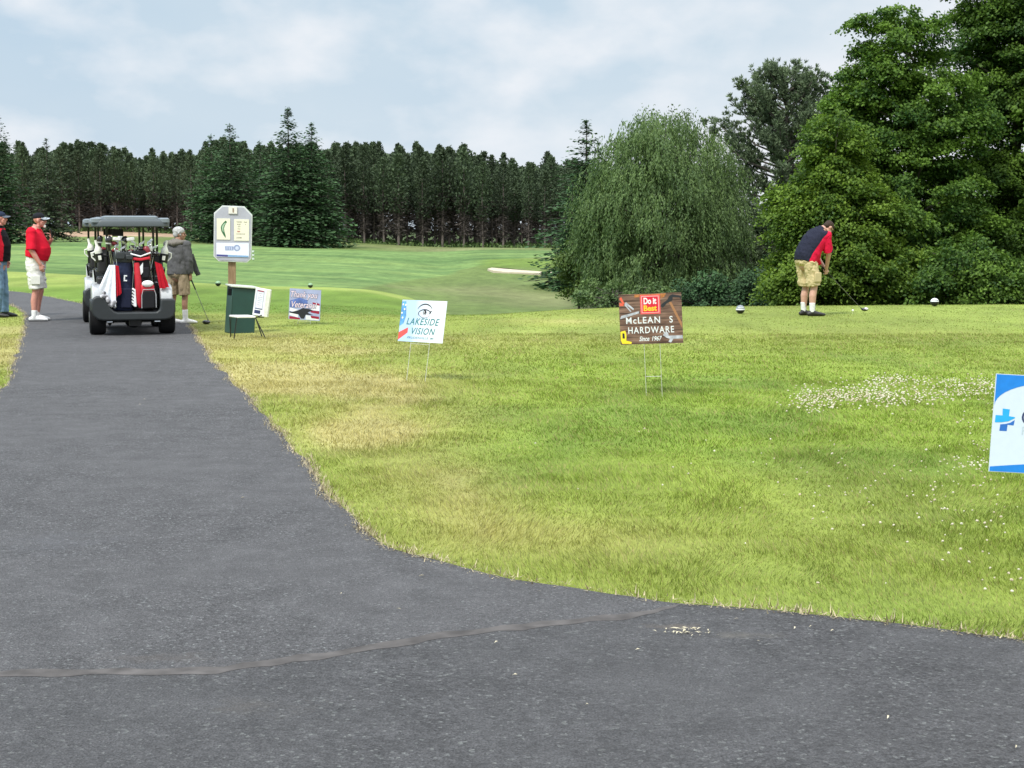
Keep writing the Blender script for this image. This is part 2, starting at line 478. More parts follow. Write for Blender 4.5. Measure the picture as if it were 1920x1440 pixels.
def add_spot(nt, bs, c, P, spots):
    """irregular ground stains at world spots: (x, y, rx, ry, colour, strength)"""
    for (sx, sy, rx, ry, col, st) in spots:
        mp = N(nt, 'ShaderNodeMapping'); mp.vector_type = 'POINT'
        mp.inputs['Location'].default_value = (-sx / rx, -sy / ry, 0); mp.inputs['Scale'].default_value = (1 / rx, 1 / ry, 0)
        nt.links.new(P, mp.inputs[0])
        ln = N(nt, 'ShaderNodeVectorMath', operation='LENGTH'); nt.links.new(mp.outputs[0], ln.inputs[0])
        no = N(nt, 'ShaderNodeTexNoise', i_Scale=7.0, i_Detail=5.0, i_Roughness=0.7); nt.links.new(P, no.inputs['Vector'])
        ad = N(nt, 'ShaderNodeMath', operation='MULTIPLY_ADD'); ad.inputs[1].default_value = 1.4
        nt.links.new(no.outputs[0], ad.inputs[0]); nt.links.new(ln.outputs['Value'], ad.inputs[2])
        f = ramp(nt, ad.outputs[0], [(0.55, st), (1.0, 0.0)])
        # ramp input range over 1 clamps to 0
        mr = f
        c = mixc(nt, mr, c, col)
    nt.links.new(c, bs.inputs['Base Color']); return c

m_path, nt, bs, c, P = asphalt('asphalt_path', (0.088, 0.086, 0.0885), (0.24, 0.255, 0.25), 105.0, (0.108, 0.106, 0.109))
sp1 = PZ(1290, 1195); sp2 = PZ(1250, 1180); sp3 = PZ(300, 1240)
add_spot(nt, bs, c, P, [(PZ(120, 1020).x, PZ(120, 1020).y, 1.2, 1.1, (0.125, 0.128, 0.14), 0.45), (sp3.x, sp3.y, 1.0, 0.25, (0.10, 0.085, 0.075), 0.6)])
m_road, nt, bs, c, P = asphalt('asphalt_road', (0.068, 0.067, 0.0695), (0.19, 0.20, 0.19), 82.0, (0.087, 0.086, 0.0885))
q = PZ(500, 1330)
add_spot(nt, bs, c, P, [(sp2.x + 0.05, sp2.y, 0.42, 0.22, (0.14, 0.115, 0.09), 0.75), (sp1.x + 0.2, sp1.y, 0.7, 0.2, (0.15, 0.138, 0.118), 0.6), (q.x, q.y, 0.6, 0.35, (0.09, 0.08, 0.07), 0.5)])
o = flat_poly('path', poly_path, 0.008, m_path); tag(o, kind='structure')
o = flat_poly('road', poly_road, 0.008, m_road); tag(o, kind='structure')
# tar strip sealing the seam
m_seal = plain('joint_tar', (0.096, 0.089, 0.086), rough=0.9, var=0.35, scale=9.0, bump=0.3, bscale=60)
V = []; Fq = []
sm = [s for s in seam if -9 < s[0] < 1.7]
for i, s in enumerate(sm):
    a = np.array(sm[max(0, i - 1)]); b = np.array(sm[min(len(sm) - 1, i + 1)]); d = b - a; d /= np.linalg.norm(d); n = np.array([-d[1], d[0]])
    wd = 0.040 + 0.006 * math.sin(i * 0.7) + 0.004 * math.sin(i * 2.1)
    if i > len(sm) - 14: wd *= (len(sm) - i) / 14
    for sgn in (-1, 1):
        p = np.array(s) + n * sgn * wd * (1 + 0.25 * math.sin(i * 1.3 + sgn)); V.append((p[0], p[1], 0.0092))
for i in range(len(sm) - 1): Fq.append((2 * i, 2 * i + 2, 2 * i + 3, 2 * i + 1))
np_mesh('joint_strip', np.array(V), np.array(Fq)[:, ::-1], 4, m_seal); tag(bpy.data.objects['joint_strip'], kind='structure')

# ------------------------------------------------------------------ ground sheet
def zones(x, y, z):
    """colours of mown turf; returns base colour, fairway mask"""
    u = x / np.maximum(y, 0.1); px = u * F + 960
    n1_ = fbm(x * 0.22, y * 0.16, 21, 4); n2_ = fbm(x * 0.9, y * 0.7, 22, 4); n3_ = fbm(x * 0.06, y * 0.05, 23, 3)
    green = np.array([0.218, 0.300, 0.044]); lush = np.array([0.138, 0.226, 0.042]); dry = np.array([0.44, 0.39, 0.14]); straw = np.array([0.50, 0.42, 0.20])
    olive = np.array([0.270, 0.312, 0.066])
    def mixa(a, b, t): return a * (1 - t)[:, None] + b * t[:, None]
    c = mixa(np.tile(green, (len(x), 1)), np.tile(lush, (len(x), 1)), sstep(0.45, 0.7, n2_) * 0.5)
    c = mixa(c, np.tile(olive, (len(x), 1)), sstep(0.4, 0.65, n1_) * 0.7)
    # dry turf: bands near the path and around the yard signs (as in the photo)
    def blob(cx, cy, rx, ry): return np.exp(-(((x - cx) / rx) ** 2 + ((y - cy) / ry) ** 2))
    p1 = PZ(620, 720); p2 = PZ(680, 800); p3 = PZ(1000, 1010); p4 = PZ(520, 680); p5 = PZ(880, 960); p6 = PZ(15, 640); p7 = PZ(900, 640); p8 = PZ(440, 650); p9 = PZ(1120, 603); p10 = PZ(780, 900)
    d = blob(p1.x, p1.y, 1.5, 2.2) * .8 + blob(p2.x, p2.y, 0.8, 1.5) * 0.9 + blob(p3.x, p3.y, 0.7, 0.45) * 0.55 + blob(p4.x, p4.y, 1.2, 2.0) * 0.8 + blob(p5.x, p5.y, 0.4, 0.6) * 0.4 + blob(p6.x, p6.y, 2.0, 5.5) * 1.1 + blob(p7.x, p7.y, 3.0, 2.2) * 0.5 + blob(p8.x, p8.y, 0.9, 3.0) * 0.7 + blob(p9.x, p9.y, 1.6, 1.0) * 1.0 + blob(p10.x, p10.y, 0.5, 1.2) * 0.5
    d = np.clip(d * (0.35 + 1.3 * n2_) * (0.6 + 0.8 * n1_), 0, 1)
    c = mixa(c, np.tile(dry, (len(x), 1)), np.clip(d, 0, 0.72))
    d2 = sstep(0.62, 0.8, n2_ * 0.6 + d * 0.6)
    c = mixa(c, np.tile(straw, (len(x), 1)), d2 * 0.45)
    # far lawn towards the tee, paler from grazing view
    c = mixa(c, np.tile(np.array([0.262, 0.292, 0.075]), (len(x), 1)), sstep(15, 25, y) * (0.3 + 0.4 * n1_) * (1 - sstep(29, 32, y)))
    # tee top on the right: even, bright
    tee = sstep(1000, 1250, px) * sstep(22.5, 25.5, y) * (1 - sstep(33, 35, y))
    c = mixa(c, np.tile(np.array([0.235, 0.295, 0.065]), (len(x), 1)), tee * 0.8)
    # mounds of the forward tee
    mnd = (1 - sstep(840, 980, px)) * sstep(28, 31, y) * (1 - sstep(55, 60, y))
    mc = mixa(np.tile(np.array([0.135, 0.215, 0.035]), (len(x), 1)), np.tile(np.array([0.25, 0.31, 0.075]), (len(x), 1)), sstep(39, 43, y))
    mc = mixa(mc, np.tile(np.array([0.12, 0.195, 0.032]), (len(x), 1)), sstep(0.5, 0.68, fbm(x * 0.25, y * 0.6, 31, 3)) * 0.5)
    c = mixa(c, mc, mnd)
    # rough in the valley
    far = sstep(56, 66, y)
    rough = mixa(np.tile(np.array([0.125, 0.175, 0.050]), (len(x), 1)), np.tile(np.array([0.175, 0.195, 0.08]), (len(x), 1)), sstep(0.4, 0.7, fbm(x * 0.07, y * 0.035, 41, 4)))
    c = mixa(c, rough, far)
    # fairway: left of a line running up the valley
    edge = np.interp(y, [60, 80, 100, 110, 130, 150, 165, 185, 210, 262, 400], [640, 660, 690, 715, 770, 830, 880, 1000, 1300, 1400, 1400]) + (fbm(x * 0.05, y * 0.05, 55, 2) - .5) * 60
    fw = far * (1 - sstep(-12, 12, px - edge)) * (1 - sstep(218, 224, y - (600 - px) * 0.004))
    fc = mixa(np.tile(np.array([0.118, 0.200, 0.060]), (len(x), 1)), np.tile(np.array([0.150, 0.235, 0.075]), (len(x), 1)), n3_)
    c = mixa(c, fc, fw)
    # green surround beyond the bunker
    gr = sstep(153, 156, y) * (1 - sstep(200, 225, y)) * sstep(880, 930, px) * (1 - sstep(178, 186, y))
    c = mixa(c, np.tile(np.array([0.13, 0.20, 0.035]), (len(x), 1)), gr * 0.9)
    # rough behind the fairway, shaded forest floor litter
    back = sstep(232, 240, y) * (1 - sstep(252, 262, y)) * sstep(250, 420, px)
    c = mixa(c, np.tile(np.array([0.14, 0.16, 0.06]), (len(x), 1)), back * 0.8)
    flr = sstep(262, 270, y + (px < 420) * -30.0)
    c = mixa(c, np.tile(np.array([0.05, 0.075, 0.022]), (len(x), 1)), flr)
    # ploughed tan field on the left
    tan = (1 - sstep(330, 400, px)) * sstep(243, 248, y) * (1 - sstep(288, 300, y))
    c = mixa(c, np.tile(np.array([0.36, 0.25, 0.17]), (len(x), 1)) * (0.85 + 0.3 * n3_)[:, None], tan)
    # bare soil near pavement edge is handled by blades; under the tall trees the bare floor is coloured dark for their shade
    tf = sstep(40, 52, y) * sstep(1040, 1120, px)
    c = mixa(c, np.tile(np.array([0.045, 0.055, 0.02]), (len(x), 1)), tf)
    return c, fw

def build_ground():
    az = np.concatenate([np.linspace(-180, -50, 14)[:-1], np.linspace(-50, -24, 27)[:-1], np.linspace(-24, 24, 561), np.linspace(24, 50, 27)[1:], np.linspace(50, 180, 14)[1:-1]])
    rr = np.concatenate([np.linspace(0.6, 24, 48), np.exp(np.linspace(math.log(24.3), math.log(900), 330)), [1200, 1800]])
    A, Rr = np.meshgrid(np.radians(az), rr, indexing='ij')
    # use planar distance along y so columns match the height map
    X = np.sin(A) * Rr; Y = np.cos(A) * Rr
    x = X.ravel(); y = Y.ravel()
    z = H(x, y)
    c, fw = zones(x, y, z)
    na, nr = A.shape
    i = np.arange(na)[:, None]; j = np.arange(nr - 1)[None, :]
    i2 = (i + 1) % na
    q = np.stack([i * nr + j, i * nr + j + 1, i2 * nr + j + 1, i2 * nr + j], -1).reshape(-1, 4)
    V = np.stack([x, y, z], 1)
    V = np.vstack([V, [[0, 0, 0]]]); c = np.vstack([c, c[:1]]); fw = np.append(fw, 0)
    ctr = np.stack([np.full(na, len(V) - 1), np.arange(na) * nr, ((np.arange(na) + 1) % na) * nr], -1)
    m, nt, bs = new_mat('turf')
    at = N(nt, 'ShaderNodeAttribute', attribute_name='tint'); af = N(nt, 'ShaderNodeAttribute', attribute_name='fairway')
    geo = N(nt, 'ShaderNodeTexCoord'); P = geo.outputs['Object']
    def noise(s, d=4.0, r=0.6, sc=(1, 1, 1)):
        mp = N(nt, 'ShaderNodeMapping'); mp.inputs['Scale'].default_value = sc; nt.links.new(P, mp.inputs[0])
        n = N(nt, 'ShaderNodeTexNoise', i_Scale=s, i_Detail=d, i_Roughness=r); nt.links.new(mp.outputs[0], n.inputs['Vector']); return n.outputs[0]
    f1 = noise(22.0, 5.0, 0.75, (1, 0.35, 1)); f2 = noise(1.1, 5.0, 0.65, (1, 0.3, 1)); f3 = noise(0.22, 4.0, 0.6, (1, 0.25, 1))
    cc = mixc(nt, 1.0, at.outputs['Color'], ramp(nt, f1, [(0.25, 0.72), (0.75, 1.25)]), 'MULTIPLY')
    cc = mixc(nt, 1.0, cc, ramp(nt, f2, [(0.3, 0.78), (0.7, 1.2)]), 'MULTIPLY')
    cc = mixc(nt, 1.0, cc, ramp(nt, f3, [(0.35, 0.88), (0.65, 1.12)]), 'MULTIPLY')
    # mowing stripes on the fairway
    mp = N(nt, 'ShaderNodeMapping'); mp.inputs['Rotation'].default_value = (0, 0, R(-8)); mp.inputs['Scale'].default_value = (.016, .15, 1); nt.links.new(P, mp.inputs[0])
    wv = N(nt, 'ShaderNodeTexNoise', i_Scale=1.0, i_Detail=3.0, i_Roughness=0.5, i_Distortion=0.3); nt.links.new(mp.outputs[0], wv.inputs['Vector'])
    st = ramp(nt, wv.outputs[0], [(0.36, (0.72, 0.78, 0.74)), (0.47, (0.95, 0.96, 0.95)), (0.53, (1.12, 1.08, 1.05)), (0.64, (1.42, 1.28, 1.22))])
    cs = mixc(nt, 1.0, cc, st, 'MULTIPLY')
    cc = mixc(nt, af.outputs['Fac'], cc, cs)
    nt.links.new(cc, bs.inputs['Base Color']); bs.inputs['Roughness'].default_value = 0.9; bs.inputs['Specular IOR Level'].default_value = 0.15
    b = N(nt, 'ShaderNodeBump', i_Strength=0.7, i_Distance=0.04); nt.links.new(f1, b.inputs['Height']); nt.links.new(b.outputs[0], bs.inputs['Normal'])
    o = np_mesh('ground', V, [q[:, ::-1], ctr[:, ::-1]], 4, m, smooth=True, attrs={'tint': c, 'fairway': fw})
    # normals upward check
    me = o.data
    if me.polygons[len(me.polygons) // 2].normal.z < 0: me.flip_normals()
    tag(o, kind='structure')
build_ground()

# bunker sand
def bunker():
    top = [(914, 504), (922, 501.8), (940, 502), (960, 503.8), (990, 507), (1020, 509.5), (1050, 510.5), (1085, 511)]
    bot = [(1085, 514.5), (1050, 514), (1020, 513.5), (985, 512), (950, 510), (925, 507.5)]
    pts = []
    for p in top + bot: pts.append(PD(p[0], p[1], 151.2 if p in top else 149.6))
    n = len(pts)
    me = bpy.data.meshes.new('bunker_sand')
    c = sum(pts, Vector()) / n
    low = [p + Vector((0, 0, -.3)) for p in pts]
    me.from_pydata([tuple(p) for p in pts + low], [], [tuple(range(n))] + [(i, (i + 1) % n, (i + 1) % n + n, i + n) for i in range(n)])
    me.materials.append(plain('sand', (0.52, 0.46, 0.35), rough=0.95, var=0.1, scale=1.5))
    o = bpy.data.objects.new('bunker_sand', me); link(o); tag(o, kind='structure')
bunker()

# ------------------------------------------------------------------ grass blades
def grass():
    r = np.random.default_rng(11)
    bands = [(5.2, 8, 9000, .033, .0026, 3), (8, 11, 6400, .033, .0032, 3), (11, 16, 3000, .034, .0050, 2), (16, 23, 1200, .032, .0085, 2), (23, 33, 420, .020, .016, 1)]
    VV = []; F3 = []; F4 = []; CC = []; nv = 0
    for d0, d1, dens, hh, ww, seg in bands:
        um = 0.37
        area = um * (d1 * d1 - d0 * d0); n = int(area * dens)
        y = np.sqrt(r.uniform(d0 * d0, d1 * d1, n)); x = r.uniform(-um, um, n) * y
        keep = ~pip(x, y, pave)
        # ragged overhang: keep a few blades just over the edge
        x = x[keep]; y = y[keep]; n = len(x)
        # density follows tufts
        k = r.random(n) < 0.55 + 0.6 * vnoise(x * 9, y * 9, 3); x = x[k]; y = y[k]; n = len(x)
        z = H(x, y)
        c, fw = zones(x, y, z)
        # clover leaves darken parts on the right
        u = r.random(n)
        va = np.interp(y, [6, 14, 24, 40], [1.0, .85, .5, .25]); c = c * (1.05 + va * (u - .5) * 1.15)[:, None]
        dryb = r.random(n) < (0.10 + 0.10 * vnoise(x * 1.2, y * 1.2, 8)); c[dryb] = np.array([0.40, 0.34, 0.14]) * (0.6 + 0.6 * r.random(dryb.sum()))[:, None]
        tall = 0.6 + 0.9 * vnoise(x * 2.5, y * 2.5, 12)
        h = 0.72 * hh * tall * (0.55 + 0.9 * r.random(n)); w_ = ww * (0.6 + 0.8 * r.random(n))
        an = r.uniform(0, 2 * np.pi, n); le = r.uniform(0, 2 * np.pi, n); lm = h * r.uniform(0.3, 1.5, n)
        # neighbouring blades lean alike
        le = le * 0.35 + 6.0 * vnoise(x * 3, y * 3, 14)
        wx = np.cos(an) * w_ / 2; wy = np.sin(an) * w_ / 2
        lx = np.cos(le) * lm; ly = np.sin(le) * lm
        B = np.stack([x, y, z - 0.004], 1)
        tip = B + np.stack([lx, ly, h], 1)
        if seg >= 2:
            mid = B + np.stack([lx * 0.35, ly * 0.35, h * 0.6], 1); W = np.stack([wx, wy, 0 * wx], 1)
            v = np.stack([B - W, B + W, mid + W * 0.8, mid - W * 0.8, tip], 1).reshape(-1, 3)
            b = nv + np.arange(n) * 5
            F4.append(np.stack([b, b + 1, b + 2, b + 3], 1)); F3.append(np.stack([b + 3, b + 2, b + 4], 1))
            cc = np.repeat(c, 5, axis=0); nv += 5 * n
        else:
            W = np.stack([wx, wy, 0 * wx], 1)
            v = np.stack([B - W, B + W, tip], 1).reshape(-1, 3)
            b = nv + np.arange(n) * 3; F3.append(np.stack([b, b + 1, b + 2], 1)); cc = np.repeat(c, 3, axis=0); nv += 3 * n
        VV.append(v); CC.append(cc)
    # dead straw and overhanging blades along the pavement edges
    for E, y0, y1, dens in ((edgeR, 4.5, 30, 420), (edgeL, 5, 34, 260), (edgeF, 20, 40, 120)):
        E = np.array(E); seg_ = np.linalg.norm(np.diff(E, axis=0), axis=1)
        cum = np.concatenate([[0], np.cumsum(seg_)])
        n = int(cum[-1] * dens * 1.3); s = r.uniform(0, cum[-1], n)
        i = np.clip(np.searchsorted(cum, s) - 1, 0, len(seg_) - 1); f = (s - cum[i]) / (seg_[i] + 1e-9)
        P = E[i] * (1 - f)[:, None] + E[i + 1] * f[:, None]
        d = (E[i + 1] - E[i]) / (seg_[i][:, None] + 1e-9); nn = np.stack([-d[:, 1], d[:, 0]], 1)
        off = r.normal(0, 0.028, n); P = P + nn * off[:, None]
        k = (P[:, 1] > y0) & (P[:, 1] < y1) & (np.abs(P[:, 0]) < P[:, 1] * 0.37 + .5) & (r.random(n) < 0.15 + 1.2 * vnoise(P[:, 0] * 3, P[:, 1] * 3, 77) ** 2)
        P = P[k]; n = len(P)
        an = r.uniform(0, 2 * np.pi, n); L = r.uniform(0.010, 0.036, n); w_ = r.uniform(0.0015, 0.0045, n)
        B = np.stack([P[:, 0], P[:, 1], np.full(n, 0.012)], 1)
        D = np.stack([np.cos(an) * L, np.sin(an) * L, r.uniform(0.0, 1.0, n) ** 3 * 0.05], 1); W = np.stack([-np.sin(an) * w_, np.cos(an) * w_, 0 * an], 1)
        v = np.stack([B - W, B + W, B + D], 1).reshape(-1, 3); b = nv + np.arange(n) * 3; nv += 3 * n
        F3.append(np.stack([b, b + 1, b + 2], 1)); VV.append(v)
        c = np.where((r.random(n) < 0.78)[:, None], np.array([0.55, 0.47, 0.30]), np.array([0.17, 0.13, 0.07])) * (0.6 + 0.7 * r.random(n))[:, None]
        CC.append(np.repeat(c, 3, axis=0))
    V = np.concatenate(VV); C_ = np.concatenate(CC)
    m, nt, bs = new_mat('grass_blades')
    at = N(nt, 'ShaderNodeAttribute', attribute_name='tint')
    nt.links.new(at.outputs['Color'], bs.inputs['Base Color']); bs.inputs['Roughness'].default_value = 0.55; bs.inputs['Specular IOR Level'].default_value = 0.3
    tr = N(nt, 'ShaderNodeBsdfTranslucent'); nt.links.new(at.outputs['Color'], tr.inputs['Color'])
    mx = N(nt, 'ShaderNodeMixShader', i_0=0.35); nt.links.new(bs.outputs[0], mx.inputs[1]); nt.links.new(tr.outputs[0], mx.inputs[2])
    nt.links.new(mx.outputs[0], nt.nodes['Material Output'].inputs['Surface'])
    o = np_mesh('grass', V, [np.concatenate(F4), np.concatenate(F3)], 4, m, attrs={'tint': C_})
    tag(o, 'short mown green and straw coloured grass blades covering the lawn', 'grass', kind='stuff')
    print('grass verts', len(V))
grass()

# ------------------------------------------------------------------ clover
def clover():
    r = np.random.default_rng(5)
    pts = []
    def patch(pxs, pys, n, jit=6):
        for _ in range(n):
            a = r.random(); px = np.interp(a, np.linspace(0, 1, len(pxs)), pxs); py = np.interp(a, np.linspace(0, 1, len(pys)), pys)
            px += r.normal(0, 14); py += r.normal(0, jit)
            pts.append(PZ(px, py))
    patch([1500, 1600, 1680, 1860], [757, 748, 752, 738], 900, 11)
    patch([1640, 1700, 1900], [720, 722, 728], 260, 6)
    patch([1860, 1990], [735, 745], 200, 16)
    patch([1470, 1560], [765, 770], 40, 7)
    patch([1780, 1890], [885, 878], 60, 8)
    patch([1800, 1850, 1900], [790, 840, 860], 40, 24)
    patch([1400, 1700, 1900], [900, 905, 900], 50, 30)
    patch([1600, 1900], [945, 985], 45, 30)
    patch([1790, 1920], [1060, 1100], 14, 18)
    for _ in range(30):
        px = r.uniform(1350, 1990); py = r.uniform(860, 1130); pts.append(PZ(px, py))
    for _ in range(14):
        px = r.uniform(1000, 1500); py = r.uniform(800, 960); pts.append(PZ(px, py))
    mb = MB(); st = MB()
    for p in pts:
        if pip(np.array([p.x]), np.array([p.y]), pave)[0]: continue
        h = r.uniform(0.04, 0.065); s = r.uniform(0.004, 0.0085) * (1.25 if p.y > 12 else 1)
        mb.ball((p.x, p.y, h), (s * r.uniform(.8, 1.2), s * r.uniform(.8, 1.2), s * r.uniform(.55, .9)), 6, 4, rot=(r.uniform(-.6, .6), r.uniform(-.6, .6), 0))
    m, nt, bs = new_mat('clover_bloom')
    g = N(nt, 'ShaderNodeTexCoord'); no = N(nt, 'ShaderNodeTexNoise', i_Scale=9.0); nt.links.new(g.outputs['Object'], no.inputs['Vector'])
    nt.links.new(ramp(nt, no.outputs[0], [(0.35, (0.44, 0.37, 0.25)), (0.6, (0.62, 0.59, 0.47))]), bs.inputs['Base Color']); bs.inputs['Roughness'].default_value = 0.8
    o = mb.build('clover_flowers', m); tag(o, 'small white clover blooms scattered over the right side of the lawn', 'clover', kind='stuff')
clover()

# scraps of leaf and straw on the pavement
def litter():
    r = np.random.default_rng(15)
    mb = MB()
    spots = [(790, 1086, .035), (747, 1149, .022), (930, 1212, .02), (1283, 1190, .05), (1300, 1186, .04), (1270, 1194, .03), (1380, 1168, .03), (1490, 1185, .025), (1520, 1182, .03), (1560, 1190, .02), (1420, 1210, .02), (965, 1274, .02), (270, 752, .03), (262, 762, .02), (1665, 1354, .03), (1195, 1226, .02), (1010, 1116, .03), (455, 938, .04), (1905, 1410, .02), (640, 1120, .012), (500, 1300, .012), (1100, 1330, .012)]
    for px, py, s in spots:
        p = PZ(px, py); a = r.uniform(0, 6.28)
        if not pip(np.array([p.x]), np.array([p.y]), pave)[0]: continue
        M = Matrix.Translation((p.x, p.y, 0.016)) @ Matrix.Rotation(a * 0.2 + (0 if r.random() < .5 else 3.14), 4, 'Z') @ Matrix.Rotation(r.uniform(-.15, .15), 4, 'X')
        s *= .55; mb.add([(-s, 0, 0), (-s * .3, -s * .22, 0.004), (s, 0, 0.002), (s * .2, s * .25, 0.006)], [(0, 1, 2, 3)], M)
    for _ in range(45):
        px = 1285 + r.normal(0, 28); py = 1190 + r.normal(0, 4); p = PZ(px, py); s = r.uniform(.006, .02)
        M = Matrix.Translation((p.x, p.y, 0.015)) @ Matrix.Rotation(r.uniform(0, 6.28), 4, 'Z')
        mb.add([(-s, 0, 0), (0, -s * .15, 0.003), (s, 0, 0.001), (0, s * .15, 0.004)], [(0, 1, 2, 3)], M)
    m = plain('dry_scraps', (0.62, 0.56, 0.40), rough=0.8, var=0.35, scale=5.0)
    o = mb.build('leaf_litter', m, smooth=False); tag(o, 'pale dry leaf scraps and straw bits scattered over the asphalt', 'leaf litter', kind='stuff')
litter()
# ------------------------------------------------------------------ foliage
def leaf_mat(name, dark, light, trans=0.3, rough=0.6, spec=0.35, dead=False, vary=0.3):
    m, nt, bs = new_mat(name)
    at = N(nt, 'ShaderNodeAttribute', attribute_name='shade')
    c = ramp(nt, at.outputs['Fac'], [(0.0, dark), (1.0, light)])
    if dead:
        sb = N(nt, 'ShaderNodeMath', operation='SUBTRACT'); sb.inputs[1].default_value = 2.0; nt.links.new(at.outputs['Fac'], sb.inputs[0])
        gt = N(nt, 'ShaderNodeMath', operation='GREATER_THAN'); gt.inputs[1].default_value = 1.5; nt.links.new(at.outputs['Fac'], gt.inputs[0])
        c = mixc(nt, gt.outputs[0], c, ramp(nt, sb.outputs[0], [(0.0, (0.036, 0.031, 0.028)), (1.0, (0.10, 0.085, 0.076))]))
    oi = N(nt, 'ShaderNodeObjectInfo')
    hv = N(nt, 'ShaderNodeHueSaturation'); nt.links.new(c, hv.inputs['Color'])
    mr = N(nt, 'ShaderNodeMapRange'); mr.inputs[3].default_value = 1 - vary; mr.inputs[4].default_value = 1 + vary; nt.links.new(oi.outputs['Random'], mr.inputs[0]); nt.links.new(mr.outputs[0], hv.inputs['Value'])
    c = hv.outputs[0]
    nt.links.new(c, bs.inputs['Base Color']); bs.inputs['Roughness'].default_value = rough; bs.inputs['Specular IOR Level'].default_value = spec
    tr = N(nt, 'ShaderNodeBsdfTranslucent'); nt.links.new(c, tr.inputs['Color'])
    mx = N(nt, 'ShaderNodeMixShader', i_0=trans); nt.links.new(bs.outputs[0], mx.inputs[1]); nt.links.new(tr.outputs[0], mx.inputs[2])
    nt.links.new(mx.outputs[0], nt.nodes['Material Output'].inputs['Surface'])
    return m

def bark_mat(name, a, b):
    m, nt, bs = new_mat(name)
    tc = N(nt, 'ShaderNodeTexCoord'); mp = N(nt, 'ShaderNodeMapping'); mp.inputs['Scale'].default_value = (6, 6, 1.2); nt.links.new(tc.outputs['Object'], mp.inputs[0])
    no = N(nt, 'ShaderNodeTexNoise', i_Scale=2.5, i_Detail=6.0); nt.links.new(mp.outputs[0], no.inputs['Vector'])
    nt.links.new(ramp(nt, no.outputs[0], [(0.3, a), (0.7, b)]), bs.inputs['Base Color']); bs.inputs['Roughness'].default_value = 0.95
    bp = N(nt, 'ShaderNodeBump', i_Strength=0.6, i_Distance=0.03); nt.links.new(no.outputs[0], bp.inputs['Height']); nt.links.new(bp.outputs[0], bs.inputs['Normal'])
    return m

def leaf_mesh(name, C, D, Nn, L, W, shade, mat, parent=None):
    """kite-shaped leaves: centre C, long axis D, normal Nn"""
    D = D / (np.linalg.norm(D, axis=1)[:, None] + 1e-9)
    S = np.cross(Nn, D); S /= (np.linalg.norm(S, axis=1)[:, None] + 1e-9)
    L = np.broadcast_to(L, (len(C),))[:, None]; W = np.broadcast_to(W, (len(C),))[:, None]
    V = np.stack([C - D * L / 2, C + S * W / 2 + D * L * 0.05, C + D * L / 2, C - S * W / 2 + D * L * 0.05], 1).reshape(-1, 3)
    n = len(C); Fq = np.arange(4 * n).reshape(n, 4)
    return np_mesh(name, V, Fq, 4, mat, parent, attrs={'shade': np.repeat(shade, 4)})

def limbs(name, segs, mat, parent, n=7):
    mb = MB()
    for pts, r in segs: mb.tube(pts, r, n)
    return mb.build(name, mat, parent)

def unit(r, n):
    v = r.normal(0, 1, (n, 3)); return v / np.linalg.norm(v, axis=1)[:, None]

BARK = bark_mat('bark_grey', (0.05, 0.042, 0.035), (0.13, 0.115, 0.10))
PBARK = bark_mat('bark_pine', (0.085, 0.068, 0.060), (0.19, 0.16, 0.145))
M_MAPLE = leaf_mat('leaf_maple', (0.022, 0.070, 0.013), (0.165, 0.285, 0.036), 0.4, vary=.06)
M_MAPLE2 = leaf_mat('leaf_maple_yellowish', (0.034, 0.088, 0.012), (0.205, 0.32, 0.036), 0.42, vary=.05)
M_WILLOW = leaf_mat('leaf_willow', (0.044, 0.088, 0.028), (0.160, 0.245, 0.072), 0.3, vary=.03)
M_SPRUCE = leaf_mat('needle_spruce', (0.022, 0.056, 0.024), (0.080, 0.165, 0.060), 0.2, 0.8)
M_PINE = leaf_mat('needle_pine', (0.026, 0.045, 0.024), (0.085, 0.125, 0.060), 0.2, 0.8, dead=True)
M_WPINE = leaf_mat('needle_white_pine', (0.060, 0.090, 0.050), (0.20, 0.27, 0.14), 0.15, 0.75, vary=.08)
M_DEAD = leaf_mat('dead_twigs', (0.030, 0.024, 0.021), (0.075, 0.060, 0.052), 0.0, 0.95, 0.1)
M_SHRUB = leaf_mat('leaf_shrub', (0.055, 0.10, 0.018), (0.13, 0.20, 0.035), 0.3)

